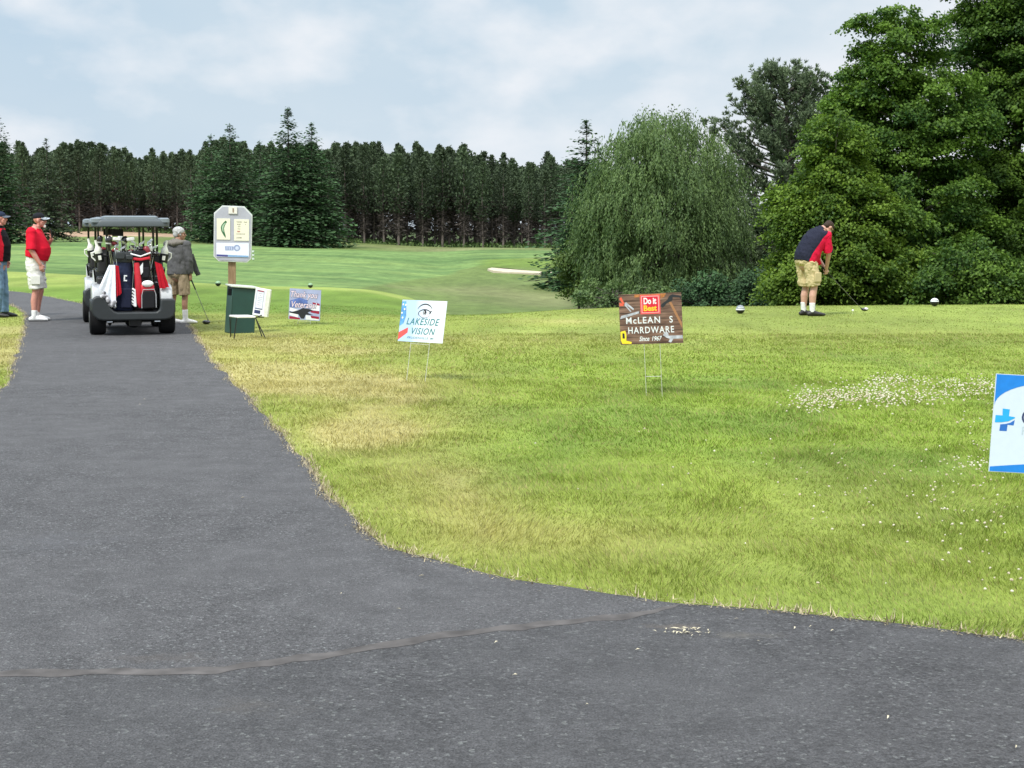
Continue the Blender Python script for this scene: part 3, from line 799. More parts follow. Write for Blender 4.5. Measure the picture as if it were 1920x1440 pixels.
def broadleaf(name, base, blobs, nclump, leaves, size, mat, seed, label, cat='tree', group=None, clr=0.55, flat=0.42, trunk_r=0.22, fork=0.25, droop=0.35, top=None, core=0.35):
    """blobs: (dx, dy, z, rx, ry, rz) ellipsoids relative to base"""
    r = np.random.default_rng(seed)
    root = empty(name, base); tag(root, label, cat, group)
    vol = np.array([(b[3] * b[4] * b[5]) ** 0.75 for b in blobs]); p = vol / vol.sum()
    CC = []; BI = []
    for bi, b in enumerate(blobs):
        n = max(3, int(nclump * p[bi]))
        d = unit(r, n); rad = np.where(r.random(n) < core, r.uniform(0.25, 0.8, n), r.uniform(0.8, 1.0, n))
        rad = rad * (0.86 + 0.28 * vnoise(d[:, 0] * 2.3 + bi * 7, d[:, 2] * 2.3 + d[:, 1] * 1.7, seed))
        CC.append(np.array(b[:3]) + d * rad[:, None] * np.array(b[3:6])); BI += [bi] * n
    CC = np.concatenate(CC)
    CC = CC[CC[:, 2] > 0.25]
    # leaves
    k = len(CC); cs = clr * (0.45 + 1.1 * r.random(k) ** 1.3)
    nl = (leaves * (cs / clr) ** 2).astype(int)
    ci = np.repeat(np.arange(k), nl); n = len(ci)
    d = unit(r, n); q = r.uniform(0.1, 1.0, n) ** 0.6 * (1 + 0.55 * (r.random(n) < .22) * r.random(n)); q = q * (0.72 + .56 * vnoise(d[:, 0] * 2.2 + ci * 3.7, d[:, 1] * 2.2 + d[:, 2] * 1.9 + ci, seed + 3))
    off = d * q[:, None] * cs[ci][:, None]; off[:, 2] *= flat * (0.7 + .9 * _hash(ci, ci * 3, 5))
    rad2 = np.hypot(off[:, 0], off[:, 1]); off[:, 2] -= droop * rad2 ** 2 / cs[ci]
    ctr = np.array([np.average([b[0] for b in blobs], weights=p), np.average([b[1] for b in blobs], weights=p), 0])
    # sprays point outwards from the stem
    P = CC[ci] + off
    out = CC[ci] - ctr; out[:, 2] = 0; out /= (np.linalg.norm(out, axis=1)[:, None] + 1e-6)
    D = out * 0.7 + unit(r, n) * 0.8; D[:, 2] -= 0.45
    Nn = unit(r, n) * 0.75; Nn[:, 2] += 0.9; Nn += out * 0.35
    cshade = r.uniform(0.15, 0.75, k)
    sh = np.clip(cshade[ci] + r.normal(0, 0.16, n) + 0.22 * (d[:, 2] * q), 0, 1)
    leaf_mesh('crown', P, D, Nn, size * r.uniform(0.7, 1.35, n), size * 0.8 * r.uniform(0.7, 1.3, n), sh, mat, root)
    # wood
    tp = top or max(b[2] for b in blobs)
    segs = []
    wob_ = lambda s: r.normal(0, s)
    tr = [(0, 0, -0.6), (0.02, 0, 0.6), (wob_(.08), wob_(.08), tp * fork), (wob_(.15), wob_(.15), tp * 0.55), (wob_(.2), wob_(.2), tp * 0.85), (wob_(.2), wob_(.2), tp)]
    segs.append((tr, [trunk_r * 1.25, trunk_r, trunk_r * .85, trunk_r * .55, trunk_r * .25, 0.02]))
    pick = r.choice(k, min(k, 70), replace=False)
    for j in pick:
        c = CC[j]; h0 = max(tp * fork * 0.6, min(c[2] - 0.45 * math.hypot(c[0], c[1]), tp * 0.9))
        f = h0 / tp
        a = np.array([0, 0, h0]); 
        m1 = a * 0.5 + c * 0.5 + np.array([0, 0, 0.15 * math.hypot(c[0], c[1]) * (0.3)]) + r.normal(0, 0.12, 3)
        rr = trunk_r * (1 - f) * 0.42 + 0.02
        segs.append(([tuple(a), tuple(m1), tuple(c)], [rr, rr * 0.6, 0.012]))
    limbs('trunk', segs, BARK, root)
    return root

def at(px, Y):
    x = (px - 960) / F * Y
    # depth offset because of pitch is negligible here
    return (x, Y, hz(x, Y))
def zrow(py, Y, px=960): return PD(px, py, Y).z

def blob(px, py, rpx, rpy, Y, base, depth=None, dy=0.0):
    s = Y / F * 1.005
    c = PD(px, py, Y)
    return (c.x - base[0], dy, c.z - base[2], rpx * s, (depth if depth else rpx * s), rpy * s)

# ---- maples at the right
Y = 60.0; b = at(1700, Y)
bl = [blob(1700, 110, 80, 100, Y, b), blob(1620, 60, 30, 45, Y, b), blob(1600, 240, 62, 70, Y, b), blob(1575, 330, 60, 60, Y, b, dy=.4), blob(1625, 165, 62, 70, Y, b, dy=-.3), blob(1655, 260, 105, 95, Y, b), blob(1600, 355, 95, 85, Y, b), blob(1760, 230, 85, 110, Y, b, dy=-.8), blob(1700, 400, 145, 110, Y, b, dy=-.6), blob(1590, 470, 110, 95, Y, b, dy=-.6), blob(1720, 510, 150, 85, Y, b, dy=-.8)]
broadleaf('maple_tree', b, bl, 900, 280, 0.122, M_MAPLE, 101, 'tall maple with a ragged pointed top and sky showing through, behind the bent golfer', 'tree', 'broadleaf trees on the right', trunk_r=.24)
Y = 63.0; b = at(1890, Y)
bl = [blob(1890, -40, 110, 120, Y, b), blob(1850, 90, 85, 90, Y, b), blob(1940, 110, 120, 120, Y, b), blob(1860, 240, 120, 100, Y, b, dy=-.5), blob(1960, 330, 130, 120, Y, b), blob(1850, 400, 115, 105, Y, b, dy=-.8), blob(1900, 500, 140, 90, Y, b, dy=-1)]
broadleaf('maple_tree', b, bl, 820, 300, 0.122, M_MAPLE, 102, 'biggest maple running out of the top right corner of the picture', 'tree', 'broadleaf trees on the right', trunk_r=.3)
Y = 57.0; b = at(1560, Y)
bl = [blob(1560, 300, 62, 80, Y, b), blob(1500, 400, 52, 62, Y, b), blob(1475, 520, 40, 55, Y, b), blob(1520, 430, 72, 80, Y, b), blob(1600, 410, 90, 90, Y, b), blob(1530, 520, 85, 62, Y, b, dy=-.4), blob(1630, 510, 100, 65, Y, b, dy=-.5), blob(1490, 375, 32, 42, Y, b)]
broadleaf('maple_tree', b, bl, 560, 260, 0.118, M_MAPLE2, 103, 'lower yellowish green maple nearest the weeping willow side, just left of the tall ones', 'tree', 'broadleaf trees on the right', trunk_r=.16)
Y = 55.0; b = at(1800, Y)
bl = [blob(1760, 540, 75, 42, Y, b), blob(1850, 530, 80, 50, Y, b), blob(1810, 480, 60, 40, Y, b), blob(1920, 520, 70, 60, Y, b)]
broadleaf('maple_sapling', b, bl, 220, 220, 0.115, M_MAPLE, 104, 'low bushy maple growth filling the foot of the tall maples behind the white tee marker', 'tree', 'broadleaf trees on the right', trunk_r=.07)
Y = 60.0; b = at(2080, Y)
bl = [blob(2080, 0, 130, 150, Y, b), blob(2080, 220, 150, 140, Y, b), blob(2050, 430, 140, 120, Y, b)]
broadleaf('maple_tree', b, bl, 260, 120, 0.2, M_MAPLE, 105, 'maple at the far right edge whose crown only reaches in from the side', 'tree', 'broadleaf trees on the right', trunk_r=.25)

# ---- hidden wood behind the maples
def spruce(name, base, h, rad, seed, label=None, group=None, mat=None, n_tier=30, per=16, bare=0.06, top_thin=0.5, dens=1.0, irregular=0.15, cat='spruce', wide=0.62):
    r = np.random.default_rng(seed); mat = mat or M_SPRUCE
    root = empty(name, base); tag(root, label, cat, group)
    C = []; D = []; Nn = []; L = []; W = []; S = []
    segs = [([(0, 0, -0.5), (0, 0, h * .5), (0, 0, h * 0.97)], [h * .014 + .05, h * .009 + .03, .02])]
    for i in range(n_tier):
        f = (i + r.uniform(-.3, .3)) / n_tier; f = min(max(f, 0), 0.985)
        z = h * (bare + (1 - bare) * f)
        rr = rad * (1 - f) ** 0.85 * (1.0 if f < 0.8 else 0.95) + 0.05 * h * (1 - f) * 0 + 0.12
        m = int(per * 1.25 * (0.35 + 0.65 * (1 - f)) * dens) + 4
        for k in range(m):
            a = r.uniform(0, 2 * math.pi); ln = rr * r.uniform(1 - irregular * 2.2, 1 + irregular)
            dirv = np.array([math.cos(a), math.sin(a), 0.0]); lift = 0.35 * f - 0.15
            ns = max(4, int(ln / (0.022 * h) * 1.5))
            if ln > rad * .5 and k % 3 == 0: segs.append(([(0, 0, z), tuple(dirv * ln * .9 + np.array([0, 0, z + lift * ln * .6]))], [.04, .01]))
            side = np.array([-dirv[1], dirv[0], 0])
            for s in range(ns):
                t = (s + r.uniform(0, 1)) / ns
                if t < 0.12: continue
                sag = lift * ln * t - 0.28 * ln * t * t * (1 - f) + 0.1 * ln * t ** 4
                spread = 0.30 * ln * (1 - abs(t - .55)) * r.uniform(-1, 1)
                C.append(dirv * ln * t + side * spread + np.array([0, 0, z + sag + r.normal(0, .008 * h)]))
                D.append(dirv * 0.8 + side * np.sign(spread) * 0.7 + np.array([0, 0, r.uniform(-.35, .1)]))
                Nn.append(np.array([0, 0, 1.0]) + r.normal(0, .35, 3))
                sz = h * 0.040 * r.uniform(.6, 1.25) * (0.55 + .45 * (1 - f)); L.append(sz); W.append(sz * wide)
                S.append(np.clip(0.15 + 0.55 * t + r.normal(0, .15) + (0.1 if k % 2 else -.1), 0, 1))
    # leader
    for s in range(8):
        z = h * (0.93 + .07 * s / 8); C.append(np.array([0, 0, z])); a = r.uniform(0, 6.28); D.append(np.array([math.cos(a) * .5, math.sin(a) * .5, 1.0])); Nn.append(np.array([math.sin(a), -math.cos(a), .1])); L.append(h * .022); W.append(h * .006); S.append(.5)
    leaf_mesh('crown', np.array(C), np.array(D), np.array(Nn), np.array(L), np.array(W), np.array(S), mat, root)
    limbs('trunk', segs, BARK, root, 6)
    return root

def pine(name, base, h, seed, crown0=0.38, rad=1.9, label=None, group=None, mat=None, cat='pine'):
    """plantation pine: bare pole, dead twigs, narrow tufted crown"""
    r = np.random.default_rng(seed); mat = mat or M_PINE
    root = empty(name, base); tag(root, label, cat, group)
    C = []; D = []; Nn = []; L = []; W = []; S = []
    n = 1500
    for i in range(n):
        f = r.random() ** 0.85; z = h * (crown0 + (1 - crown0) * f)
        prof = rad * (math.sin(math.pi * min(1, (f * .79 + .19))) ** 0.8) * (0.75 + .5 * vnoise(np.array([math.floor(f * 13) * 3.1]), np.array([seed * 1.7]), 3)[0]) + .1
        a = math.floor(r.uniform(0, 9)) * 0.7 + math.floor(f * 13) * 1.3 + r.normal(0, .16); q = prof * r.uniform(.12, 1.0)
        C.append([math.cos(a) * q, math.sin(a) * q, z + q * 0.22 + r.normal(0, .1)])
        D.append([math.cos(a) * .5 + r.normal(0, .5), math.sin(a) * .5 + r.normal(0, .5), r.uniform(.2, 1.1)]); Nn.append(r.normal(0, 1, 3) + np.array([0, 0, .4]))
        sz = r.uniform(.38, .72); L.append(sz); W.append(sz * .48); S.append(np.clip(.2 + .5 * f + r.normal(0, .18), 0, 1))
    for i in range(5):
        C.append([0, 0, h * (1 - .012 * i)]); D.append([r.normal(0, .15), r.normal(0, .15), 1]); Nn.append(r.normal(0, 1, 3)); L.append(.8); W.append(.2); S.append(.4)
    for i in range(520):
        z = h * (r.uniform(.12, crown0 + .2)); a = r.uniform(0, 6.28); ln = r.uniform(.6, 1.9); t = r.uniform(.1, .95)
        C.append([math.cos(a) * ln * t, math.sin(a) * ln * t, z - .12 * t]); D.append([math.cos(a) + r.normal(0, .5), math.sin(a) + r.normal(0, .5), r.normal(-.1, .35)])
        Nn.append(r.normal(0, 1, 3)); L.append(r.uniform(.5, 1.1)); W.append(r.uniform(.05, .24)); S.append(2 + r.random())
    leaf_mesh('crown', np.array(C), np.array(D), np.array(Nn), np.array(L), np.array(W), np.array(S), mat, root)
    bx, by = r.normal(0, .12, 2)
    limbs('trunk', [([(0, 0, -.5), (bx, by, h * .5), (0, 0, h * .97)], [.21, .15, .03])], PBARK, root, 7)
    return root

# pine plantation
PLAB = 'dark pine with bare grey pole in the crowded rows beyond the fairway'
PG = 'plantation pines beyond the fairway'
protos = [pine('pine_tree', (0, 0, 0), 16.5 + .6 * i, 200 + i, crown0=.36 - .03 * (i % 3), rad=2.0 + .15 * (i % 4), label=PLAB, group=PG) for i in range(6)]
def put(proto, used, loc, rz, sc, label=None):
    o = proto if not used.get(proto.name) else copy_tree(proto)
    used[proto.name] = used.get(proto.name, 0) + 1
    o.location = loc; o.rotation_euler.z = rz; o.scale = (sc * random.uniform(.85, 1.35), sc * random.uniform(.85, 1.35), sc)
    if label: o['label'] = label
    return o
used = {}
top_px = [(0, 262), (60, 275), (120, 262), (180, 268), (215, 285), (235, 300), (255, 275), (300, 282), (340, 285), (400, 262), (470, 262), (560, 268), (640, 262), (700, 265), (760, 272), (820, 268), (880, 275), (930, 285), (960, 302), (990, 296), (1030, 288), (1080, 300), (1300, 300)]
tx = [a for a, _ in top_px]; ty = [b_ for _, b_ in top_px]
k = 0
for row, Yr in enumerate([264, 270, 276.5, 283, 291, 300]):
    step = 3.2 if row < 4 else 3.7
    x = (20 - 960) / F * Yr
    x = (-30 - 960) / F * Yr
    while x < (1130 - 960) / F * Yr:
        px = x / Yr * F + 960
        yr = Yr + random.uniform(-1.3, 1.3) + (14 if px < 350 else 0); xx = x + random.uniform(-.7, .7)
        gz = hz(xx, yr)
        if not (225 < px < 243):
            want = zrow(np.interp(px, tx, ty) + random.choice([0, 2, 5, 9, 13, 18, 26]) + random.uniform(-4, 4) + (row < 2) * 6, yr) - gz
            pr = protos[k % 6]; hh = 16.5 + .6 * (k % 6)
            put(pr, used, (xx, yr, gz), random.uniform(0, 6.28), max(.55, want / hh)); k += 1
        x += step * random.uniform(.85, 1.2)
print('pines', k)
def far_wood():
    r = np.random.default_rng(55)
    n = 38000
    y = r.uniform(303, 345, n); px = r.uniform(-120, 1240, n); x = (px - 960) / F * y
    top = np.interp(px, tx, ty) + 14 + 16 * vnoise(px * .06, y * .3, 9)
    zt = np.array([zrow(a_, b_) for a_, b_ in zip(top, y)]); zb = H(x, y)
    f = r.random(n) ** .8; z = zb + (zt - zb) * f
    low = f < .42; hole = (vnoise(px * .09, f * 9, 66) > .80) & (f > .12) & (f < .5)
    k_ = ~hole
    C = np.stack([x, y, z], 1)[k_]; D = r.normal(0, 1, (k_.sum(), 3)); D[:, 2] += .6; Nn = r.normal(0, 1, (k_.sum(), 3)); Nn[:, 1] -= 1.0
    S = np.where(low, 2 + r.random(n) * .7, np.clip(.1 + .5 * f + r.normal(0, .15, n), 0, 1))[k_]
    L = r.uniform(.7, 1.5, k_.sum())
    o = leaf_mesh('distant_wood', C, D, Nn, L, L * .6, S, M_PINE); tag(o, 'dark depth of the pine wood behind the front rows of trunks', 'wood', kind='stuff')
    # grass and brush along the foot of the wood
    n = 16000; y = r.uniform(262, 300, n); px = r.uniform(-60, 1120, n); x = (px - 960) / F * y; y = y + np.where(px < 350, 14, 0); x = (px - 960) / F * y
    z = H(x, y); hh = r.uniform(.1, 1.0, n) ** 1.4 * (.5 + 1.2 * vnoise(x * .3, y * .3, 4))
    C = np.stack([x, y, z + hh * .6], 1); D = r.normal(0, .6, (n, 3)); D[:, 2] += .7; Nn = r.normal(0, 1, (n, 3))
    o = leaf_mesh('undergrowth', C, D, Nn, r.uniform(.3, .8, n), r.uniform(.15, .4, n), r.uniform(0.1, .9, n), M_WILLOW); tag(o, 'low rough grass and brush along the foot of the pine wood', 'undergrowth', kind='stuff')
far_wood()

# spruces in front of the plantation
def spx(px, top, base_py, Y, wpx, seed, label, **kw):
    g = ground(px, base_py) if base_py else None
    b_ = at(px, Y); h = zrow(top, Y) - b_[2]; wpx = wpx * 1.22
    return spruce('spruce_tree', b_, h, wpx / 2 * Y / F, seed, label, 'spruces standing before the pine wood', **kw)
spx(545, 200, 0, 226, 150, 301, 'tallest dark spruce with a spire top in the middle of the tree line', n_tier=34, per=26, bare=.07)
spx(588, 228, 0, 229, 140, 302, 'broad dark spruce touching the right side of the tallest spire', n_tier=34, per=26, bare=.07)
spx(437, 230, 0, 232, 150, 303, 'broad spruce behind the right of the hole sign board, second spire from the tallest', n_tier=34, per=20, bare=.05)
spx(402, 250, 0, 236, 120, 304, 'spruce directly behind the man in the grey jacket, left of the hole sign', n_tier=30, per=18, bare=.04)
spx(492, 262, 0, 238, 110, 305, 'shorter spruce in the gap between the two groups of tall spruces', n_tier=28, per=16, bare=.05)
spx(4, 205, 0, 196, 130, 306, 'tall spruce at the very left edge of the picture above the capped heads', n_tier=34, per=18, bare=.04, irregular=.2)
spx(96, 258, 0, 215, 100, 307, 'brownish spruce directly behind the man in the red polo shirt', n_tier=30, per=16, bare=.05, irregular=.25, mat=M_PINE)
spx(-60, 240, 0, 200, 130, 308, 'spruce standing just outside the left edge of the picture', n_tier=24, per=14)
# conifers to the right of the wood
Y = 128.0
b = at(1098, Y); spruce('spruce_tree', b, zrow(222, Y) - b[2], 105 * Y / F, 310, 'spindly conifer with sparse top rising beside the round willow', 'conifers beside the willow', n_tier=30, per=22, irregular=.36, dens=1.6)
b = at(1072, 124.0); spruce('spruce_tree', b, zrow(325, 124) - b[2], 46 * 124 / F, 311, 'short dark spruce at the right end of the pine wood beside the willow', 'conifers beside the willow', n_tier=26, per=18)
b = at(1120, 122.0); spruce('spruce_tree', b, zrow(262, 122) - b[2], 60 * 122 / F, 312, 'dark spruce half hidden behind the left side of the willow', 'conifers beside the willow', n_tier=28, per=18)
for i, (px, Yk, top) in enumerate([(1190, 112, 330), (1290, 104, 330), (1400, 96, 380), (1480, 90, 330), (1600, 88, 250), (1720, 86, 260), (1830, 86, 240), (1940, 84, 260), (1440, 75, 470)]):
    b = at(px, Yk); spruce('spruce_tree', b, zrow(top, Yk) - b[2], 62 * Yk / F, 320 + i, ['dark spruce seen only as a dark mass through the willow leaves', 'dark spruce behind the middle of the willow', 'low dark spruce in the gap between willow and white pine', 'dark spruce below the tall white pine', 'dark spruce behind the left side of the tall maple', 'dark spruce behind the middle of the tall maple', 'dark spruce between the trunks of the two big maples', 'dark spruce behind the maple at the right edge', 'lowest dark spruce at the foot of the white pine'][i], 'dark spruces behind the broadleaf trees', n_tier=20, per=16)

# ---- weeping tree
def weeping(base, Y):
    r = np.random.default_rng(401)
    root = empty('willow_tree', base); root.scale = (.97, .97, 1.0); tag(root, 'big rounded weeping willow with drooping grey green twigs behind the hardware sign', 'willow')
    s = Y / F
    bl = [blob(1245, 300, 112, 78, Y, base), blob(1235, 262, 72, 50, Y, base), blob(1180, 320, 70, 70, Y, base), blob(1310, 320, 70, 75, Y, base), blob(1150, 400, 74, 85, Y, base), blob(1335, 405, 76, 95, Y, base), blob(1245, 380, 130, 90, Y, base, dy=-.8), blob(1240, 450, 150, 110, Y, base), blob(1142, 470, 64, 75, Y, base), blob(1345, 475, 58, 85, Y, base), blob(1130, 390, 50, 60, Y, base), blob(1345, 370, 55, 60, Y, base), blob(1200, 520, 95, 52, Y, base, dy=-1), blob(1300, 520, 90, 52, Y, base, dy=-1)]
    C = []; D = []; Nn = []; L = []; W = []; S = []
    # clumps of hanging twigs
    for b_ in bl:
        nc = int(27 * (b_[3] * b_[5]) ** .9)
        for _ in range(nc):
            d = unit(r, 1)[0]; d[2] = d[2] * .9 + .12
            rad = r.uniform(.82, 1.06) if r.random() < .75 else r.uniform(.4, .82)
            c0 = np.array(b_[:3]) + d * rad * np.array(b_[3:6])
            out = np.array([d[0], d[1], 0]); tone = r.uniform(.1, .65); nst = r.integers(7, 15); cw = r.uniform(.2, .45)
            for k_ in range(nst):
                p0 = c0 + r.normal(0, cw, 3) * np.array([1, 1, .45]); ln = r.uniform(.35, 1.15); dr = r.normal(0, .16, 2)
                nlv = int(ln / .085)
                for q in range(nlv):
                    t = q / nlv; off = out * (0.5 * ln * t * (1 - .5 * t)); z = -ln * t * (0.45 + .55 * t)
                    p = p0 + off + np.array([dr[0] * t, dr[1] * t, z])
                    if p[2] < 0.15: break
                    C.append(p + r.normal(0, .03, 3)); D.append(np.array([out[0] * (.5 - .4 * t) + r.normal(0, .45), out[1] * (.5 - .4 * t) + r.normal(0, .45), -1])); Nn.append(d + r.normal(0, .5, 3)); L.append(r.uniform(.11, .2)); W.append(r.uniform(.045, .075)); S.append(np.clip(tone + r.normal(0, .14) + .15 * (1 - t), 0, 1))
    # wispy shoots above the crown
    for _ in range(60):
        px = r.uniform(1190, 1300); zz = PD(px, r.uniform(205, 260), Y); p0 = np.array([zz.x - base[0], r.normal(0, .6), zz.z - base[2]])
        for q in range(7):
            C.append(p0 + r.normal(0, .14, 3)); D.append(r.normal(0, 1, 3)); Nn.append(r.normal(0, 1, 3)); L.append(.13); W.append(.05); S.append(r.uniform(.2, .6))
    leaf_mesh('crown', np.array(C), np.array(D), np.array(Nn), np.array(L), np.array(W), np.array(S), M_WILLOW, root)
    print('willow leaves', len(C))
    segs = [([(0, 0, -.5), (.05, 0, 1.2), (.3, 0, 2.6), (.2, 0, 5), (0, 0, 8)], [.3, .24, .18, .1, .03]), ([(0, 0, 1), (-.7, 0, 2.6), (-1.4, .2, 5), (-2, 0, 6)], [.18, .14, .08, .02]), ([(0, 0, 1.2), (1, -.2, 2.8), (2, 0, 5)], [.15, .1, .02]), ([(0, 0, .6), (-1.4, -.4, 1.6), (-2.6, 0, 2.4)], [.1, .07, .02])]
    for _ in range(50):
        b_ = bl[r.integers(len(bl))]; d = unit(r, 1)[0]; c = np.array(b_[:3]) + d * .85 * np.array(b_[3:6]); h0 = max(.8, min(c[2] * .6, 6))
        segs.append(([(0, 0, h0), tuple((np.array([0, 0, h0]) + c) / 2 + np.array([0, 0, .5])), tuple(c)], [.07, .045, .01]))
    limbs('trunk', segs, BARK, root)
weeping(at(1245, 74.0), 74.0)
# light shrubs at its left foot
Y = 78.0; b = at(1085, Y)
bl = [blob(1085, 460, 32, 28, Y, b), blob(1080, 510, 34, 38, Y, b), blob(1105, 545, 40, 30, Y, b), blob(1070, 480, 20, 24, Y, b)]
broadleaf('shrub', b, bl, 70, 110, 0.13, M_SHRUB, 451, 'light green bush at the left foot of the weeping willow beside the bunker', 'bush', 'bushes under the trees', clr=.42, trunk_r=.06)
Y = 66.0; b = at(1150, Y)
bl = [blob(1130, 552, 60, 24, Y, b), blob(1210, 556, 60, 22, Y, b)]
broadleaf('shrub', b, bl, 60, 110, 0.12, M_WILLOW, 452, 'low dull green growth along the grass below the willow', 'bush', 'bushes under the trees', clr=.4, trunk_r=.04)
for i, (px, lab) in enumerate([(1330, 'low bush coloured dark for the shade under the right side of the willow'), (1420, 'low bush coloured dark for the shade between willow and maples behind the striped tee marker'), (1500, 'low bush coloured dark for the shade directly behind the golfer'), (1640, 'dark low bush behind the ball on its tee'), (1740, 'dark low bush behind the white tee marker'), (1860, 'dark low bush at the foot of the biggest maple')]):
    Yk = 64.0 if i < 2 else 58.0; b = at(px, Yk)
    bl = [blob(px - 35, 556, 48, 26, Yk, b), blob(px + 35, 560, 48, 24, Yk, b), blob(px, 530, 34, 24, Yk, b)]
    broadleaf('shrub', b, bl, 55, 110, 0.12, M_SPRUCE if i < 3 else M_MAPLE, 460 + i, lab, 'bush', 'bushes under the trees', clr=.45, trunk_r=.04)  # first three take a dark needle colour to stand for the shade there
# sparse tree tops behind the willow
Y = 92.0; b = at(1258, Y)
broadleaf('aspen_tree', b, [blob(1255, 225, 40, 28, Y, b), blob(1240, 270, 60, 50, Y, b), blob(1270, 300, 60, 60, Y, b)], 60, 38, 0.16, M_WPINE, 471, 'thin leafy tree top poking out above the willow crown', 'tree', clr=.55, trunk_r=.12, flat=.8)
Y = 95.0; b = at(1335, Y)
spruce('larch_tree', b, zrow(218, Y) - b[2], 70 * Y / F, 472, 'thin feathery conifer top showing over the right shoulder of the willow', None, n_tier=16, per=6, dens=.6, irregular=.4, mat=M_WPINE, cat='conifer')

# ---- white pine
def white_pine(base, h, seed, label, spread=1.0, nb=46):
    r = np.random.default_rng(seed); root = empty('white_pine', base); tag(root, label, 'pine', 'white pines between willow and maples')
    C = []; D = []; Nn = []; L = []; W = []; S = []; segs = [([(0, 0, -.5), (.1, 0, h * .5), (0, 0, h * .98)], [.26, .17, .03])]
    for i in range(nb):
        f = (i + r.random()) / nb; z = h * (.12 + .84 * f); a = r.uniform(0, 6.28)
        ln = spread * (2.9 * (1 - f) ** .75 * (.45 + .85 * r.random()) + .35); up = .30 + .95 * f
        tip = np.array([math.cos(a) * ln, math.sin(a) * ln, z + ln * up * .75]); st = np.array([0, 0, z]); mid = (st + tip) / 2 + np.array([0, 0, -.12 * ln])
        segs.append(([tuple(st), tuple(mid), tuple(tip)], [.07, .045, .012]))
        nt_ = int(12 + ln * 13)
        for k_ in range(nt_):
            t = r.uniform(.35, 1.0); p = (1 - t) ** 2 * st + 2 * t * (1 - t) * mid + t * t * tip
            c = p + r.normal(0, .15, 3) * np.array([1, 1, 1.1]); c[2] += .12; tone = r.uniform(.1, .8)
            for q in range(13):
                dv = r.normal(0, .6, 3) + np.array([math.cos(a) * .5, math.sin(a) * .5, .9]); dv /= np.linalg.norm(dv)
                C.append(c + dv * .12); D.append(dv); Nn.append(r.normal(0, 1, 3)); L.append(r.uniform(.22, .36)); W.append(r.uniform(.04, .07)); S.append(np.clip(tone + r.normal(0, .15), 0, 1))
    leaf_mesh('crown', np.array(C), np.array(D), np.array(Nn), np.array(L), np.array(W), np.array(S), M_WPINE, root)
    limbs('trunk', segs, BARK, root, 6)
b = at(1468, 84.0); white_pine(b, zrow(132, 84) - b[2], 501, 'tall grey green white pine with upswept branches between the willow and the maples', 1.85, 130)
b = at(1585, 90.0); white_pine(b, zrow(130, 90) - b[2], 502, 'second white pine whose tip shows just left of the tall maple', 1.1, 60)
# ------------------------------------------------------------------ signs and small objects
def paint(name, col, rough=0.45, var=0.05, **k): return plain(name, col, rough=rough, var=var, **k)
WHITEP = paint('printed_white', (0.74, 0.76, 0.78)); INK = paint('ink_black', (0.02, 0.022, 0.028)); WIRE = plain('galvanised_wire', (0.62, 0.62, 0.55), rough=0.4, metal=0.4)

def text_geo(txt, width=None, size=1.0, shear=0.0, bold=0.0, spacing=1.0):
    cu_ = bpy.data.curves.new('lettering', 'FONT'); cu_.body = txt; cu_.size = size; cu_.shear = shear; cu_.offset = bold; cu_.space_character = spacing
    cu_.align_x = 'CENTER'; cu_.align_y = 'CENTER'; cu_.extrude = 0.0; cu_.resolution_u = 4
    o = bpy.data.objects.new('lettering', cu_); COL.objects.link(o)
    dg = bpy.context.evaluated_depsgraph_get(); me = bpy.data.meshes.new_from_object(o.evaluated_get(dg))
    vs = [v.co.copy() for v in me.vertices]; fs = [tuple(p.vertices) for p in me.polygons]
    bpy.data.objects.remove(o); bpy.data.curves.remove(cu_); bpy.data.meshes.remove(me)
    x0 = min(v.x for v in vs); x1 = max(v.x for v in vs); y0 = min(v.y for v in vs); y1 = max(v.y for v in vs)
    vs = [Vector((v.x - (x0 + x1) / 2, v.y - (y0 + y1) / 2, 0)) for v in vs]
    return vs, fs, x1 - x0, y1 - y0

def put_text(mb, txt, cx, cz, w, h, lay, shear=0.0, bold=0.0, rot=0.0, spacing=1.0):
    vs, fs, tw, th = text_geo(txt, shear=shear, bold=bold, spacing=spacing)
    c, s = math.cos(rot), math.sin(rot)
    out = []
    for v in vs:
        x = v.x / tw * w; z = v.y / th * h
        out.append((cx + x * c - z * s, -lay, cz + x * s + z * c))
    mb.add(out, [tuple(reversed(f)) for f in fs])

def flat(mb, poly, lay):
    """thin printed area; polygon in panel plane"""
    from mathutils.geometry import tessellate_polygon
    P = [Vector((p[0], p[1], 0)) for p in poly]
    t_ = tessellate_polygon([P])
    mb.add([(p[0], -lay, p[1]) for p in poly], [tuple(i) for i in t_])

def arc_band(cx, cz, rx, rz, a0, a1, th0, th1, n=14):
    """tapered brush stroke along an ellipse"""
    o = []; i = []
    for k in range(n + 1):
        t = k / n; a = R(a0 + (a1 - a0) * t); th = (th0 + (th1 - th0) * t) * (0.25 + 0.75 * math.sin(math.pi * min(max(t, .02), .98)) ** .6)
        o.append((cx + (rx + th / 2) * math.cos(a), cz + (rz + th / 2) * math.sin(a))); i.append((cx + (rx - th / 2) * math.cos(a), cz + (rz - th / 2) * math.sin(a)))
    return o + i[::-1]
def circ(cx, cz, rx, rz=None, n=20, a0=0, a1=360): 
    rz = rz or rx
    return [(cx + rx * math.cos(R(a0 + (a1 - a0) * k / n)), cz + rz * math.sin(R(a0 + (a1 - a0) * k / n))) for k in range(n if a1 - a0 == 360 else n + 1)]

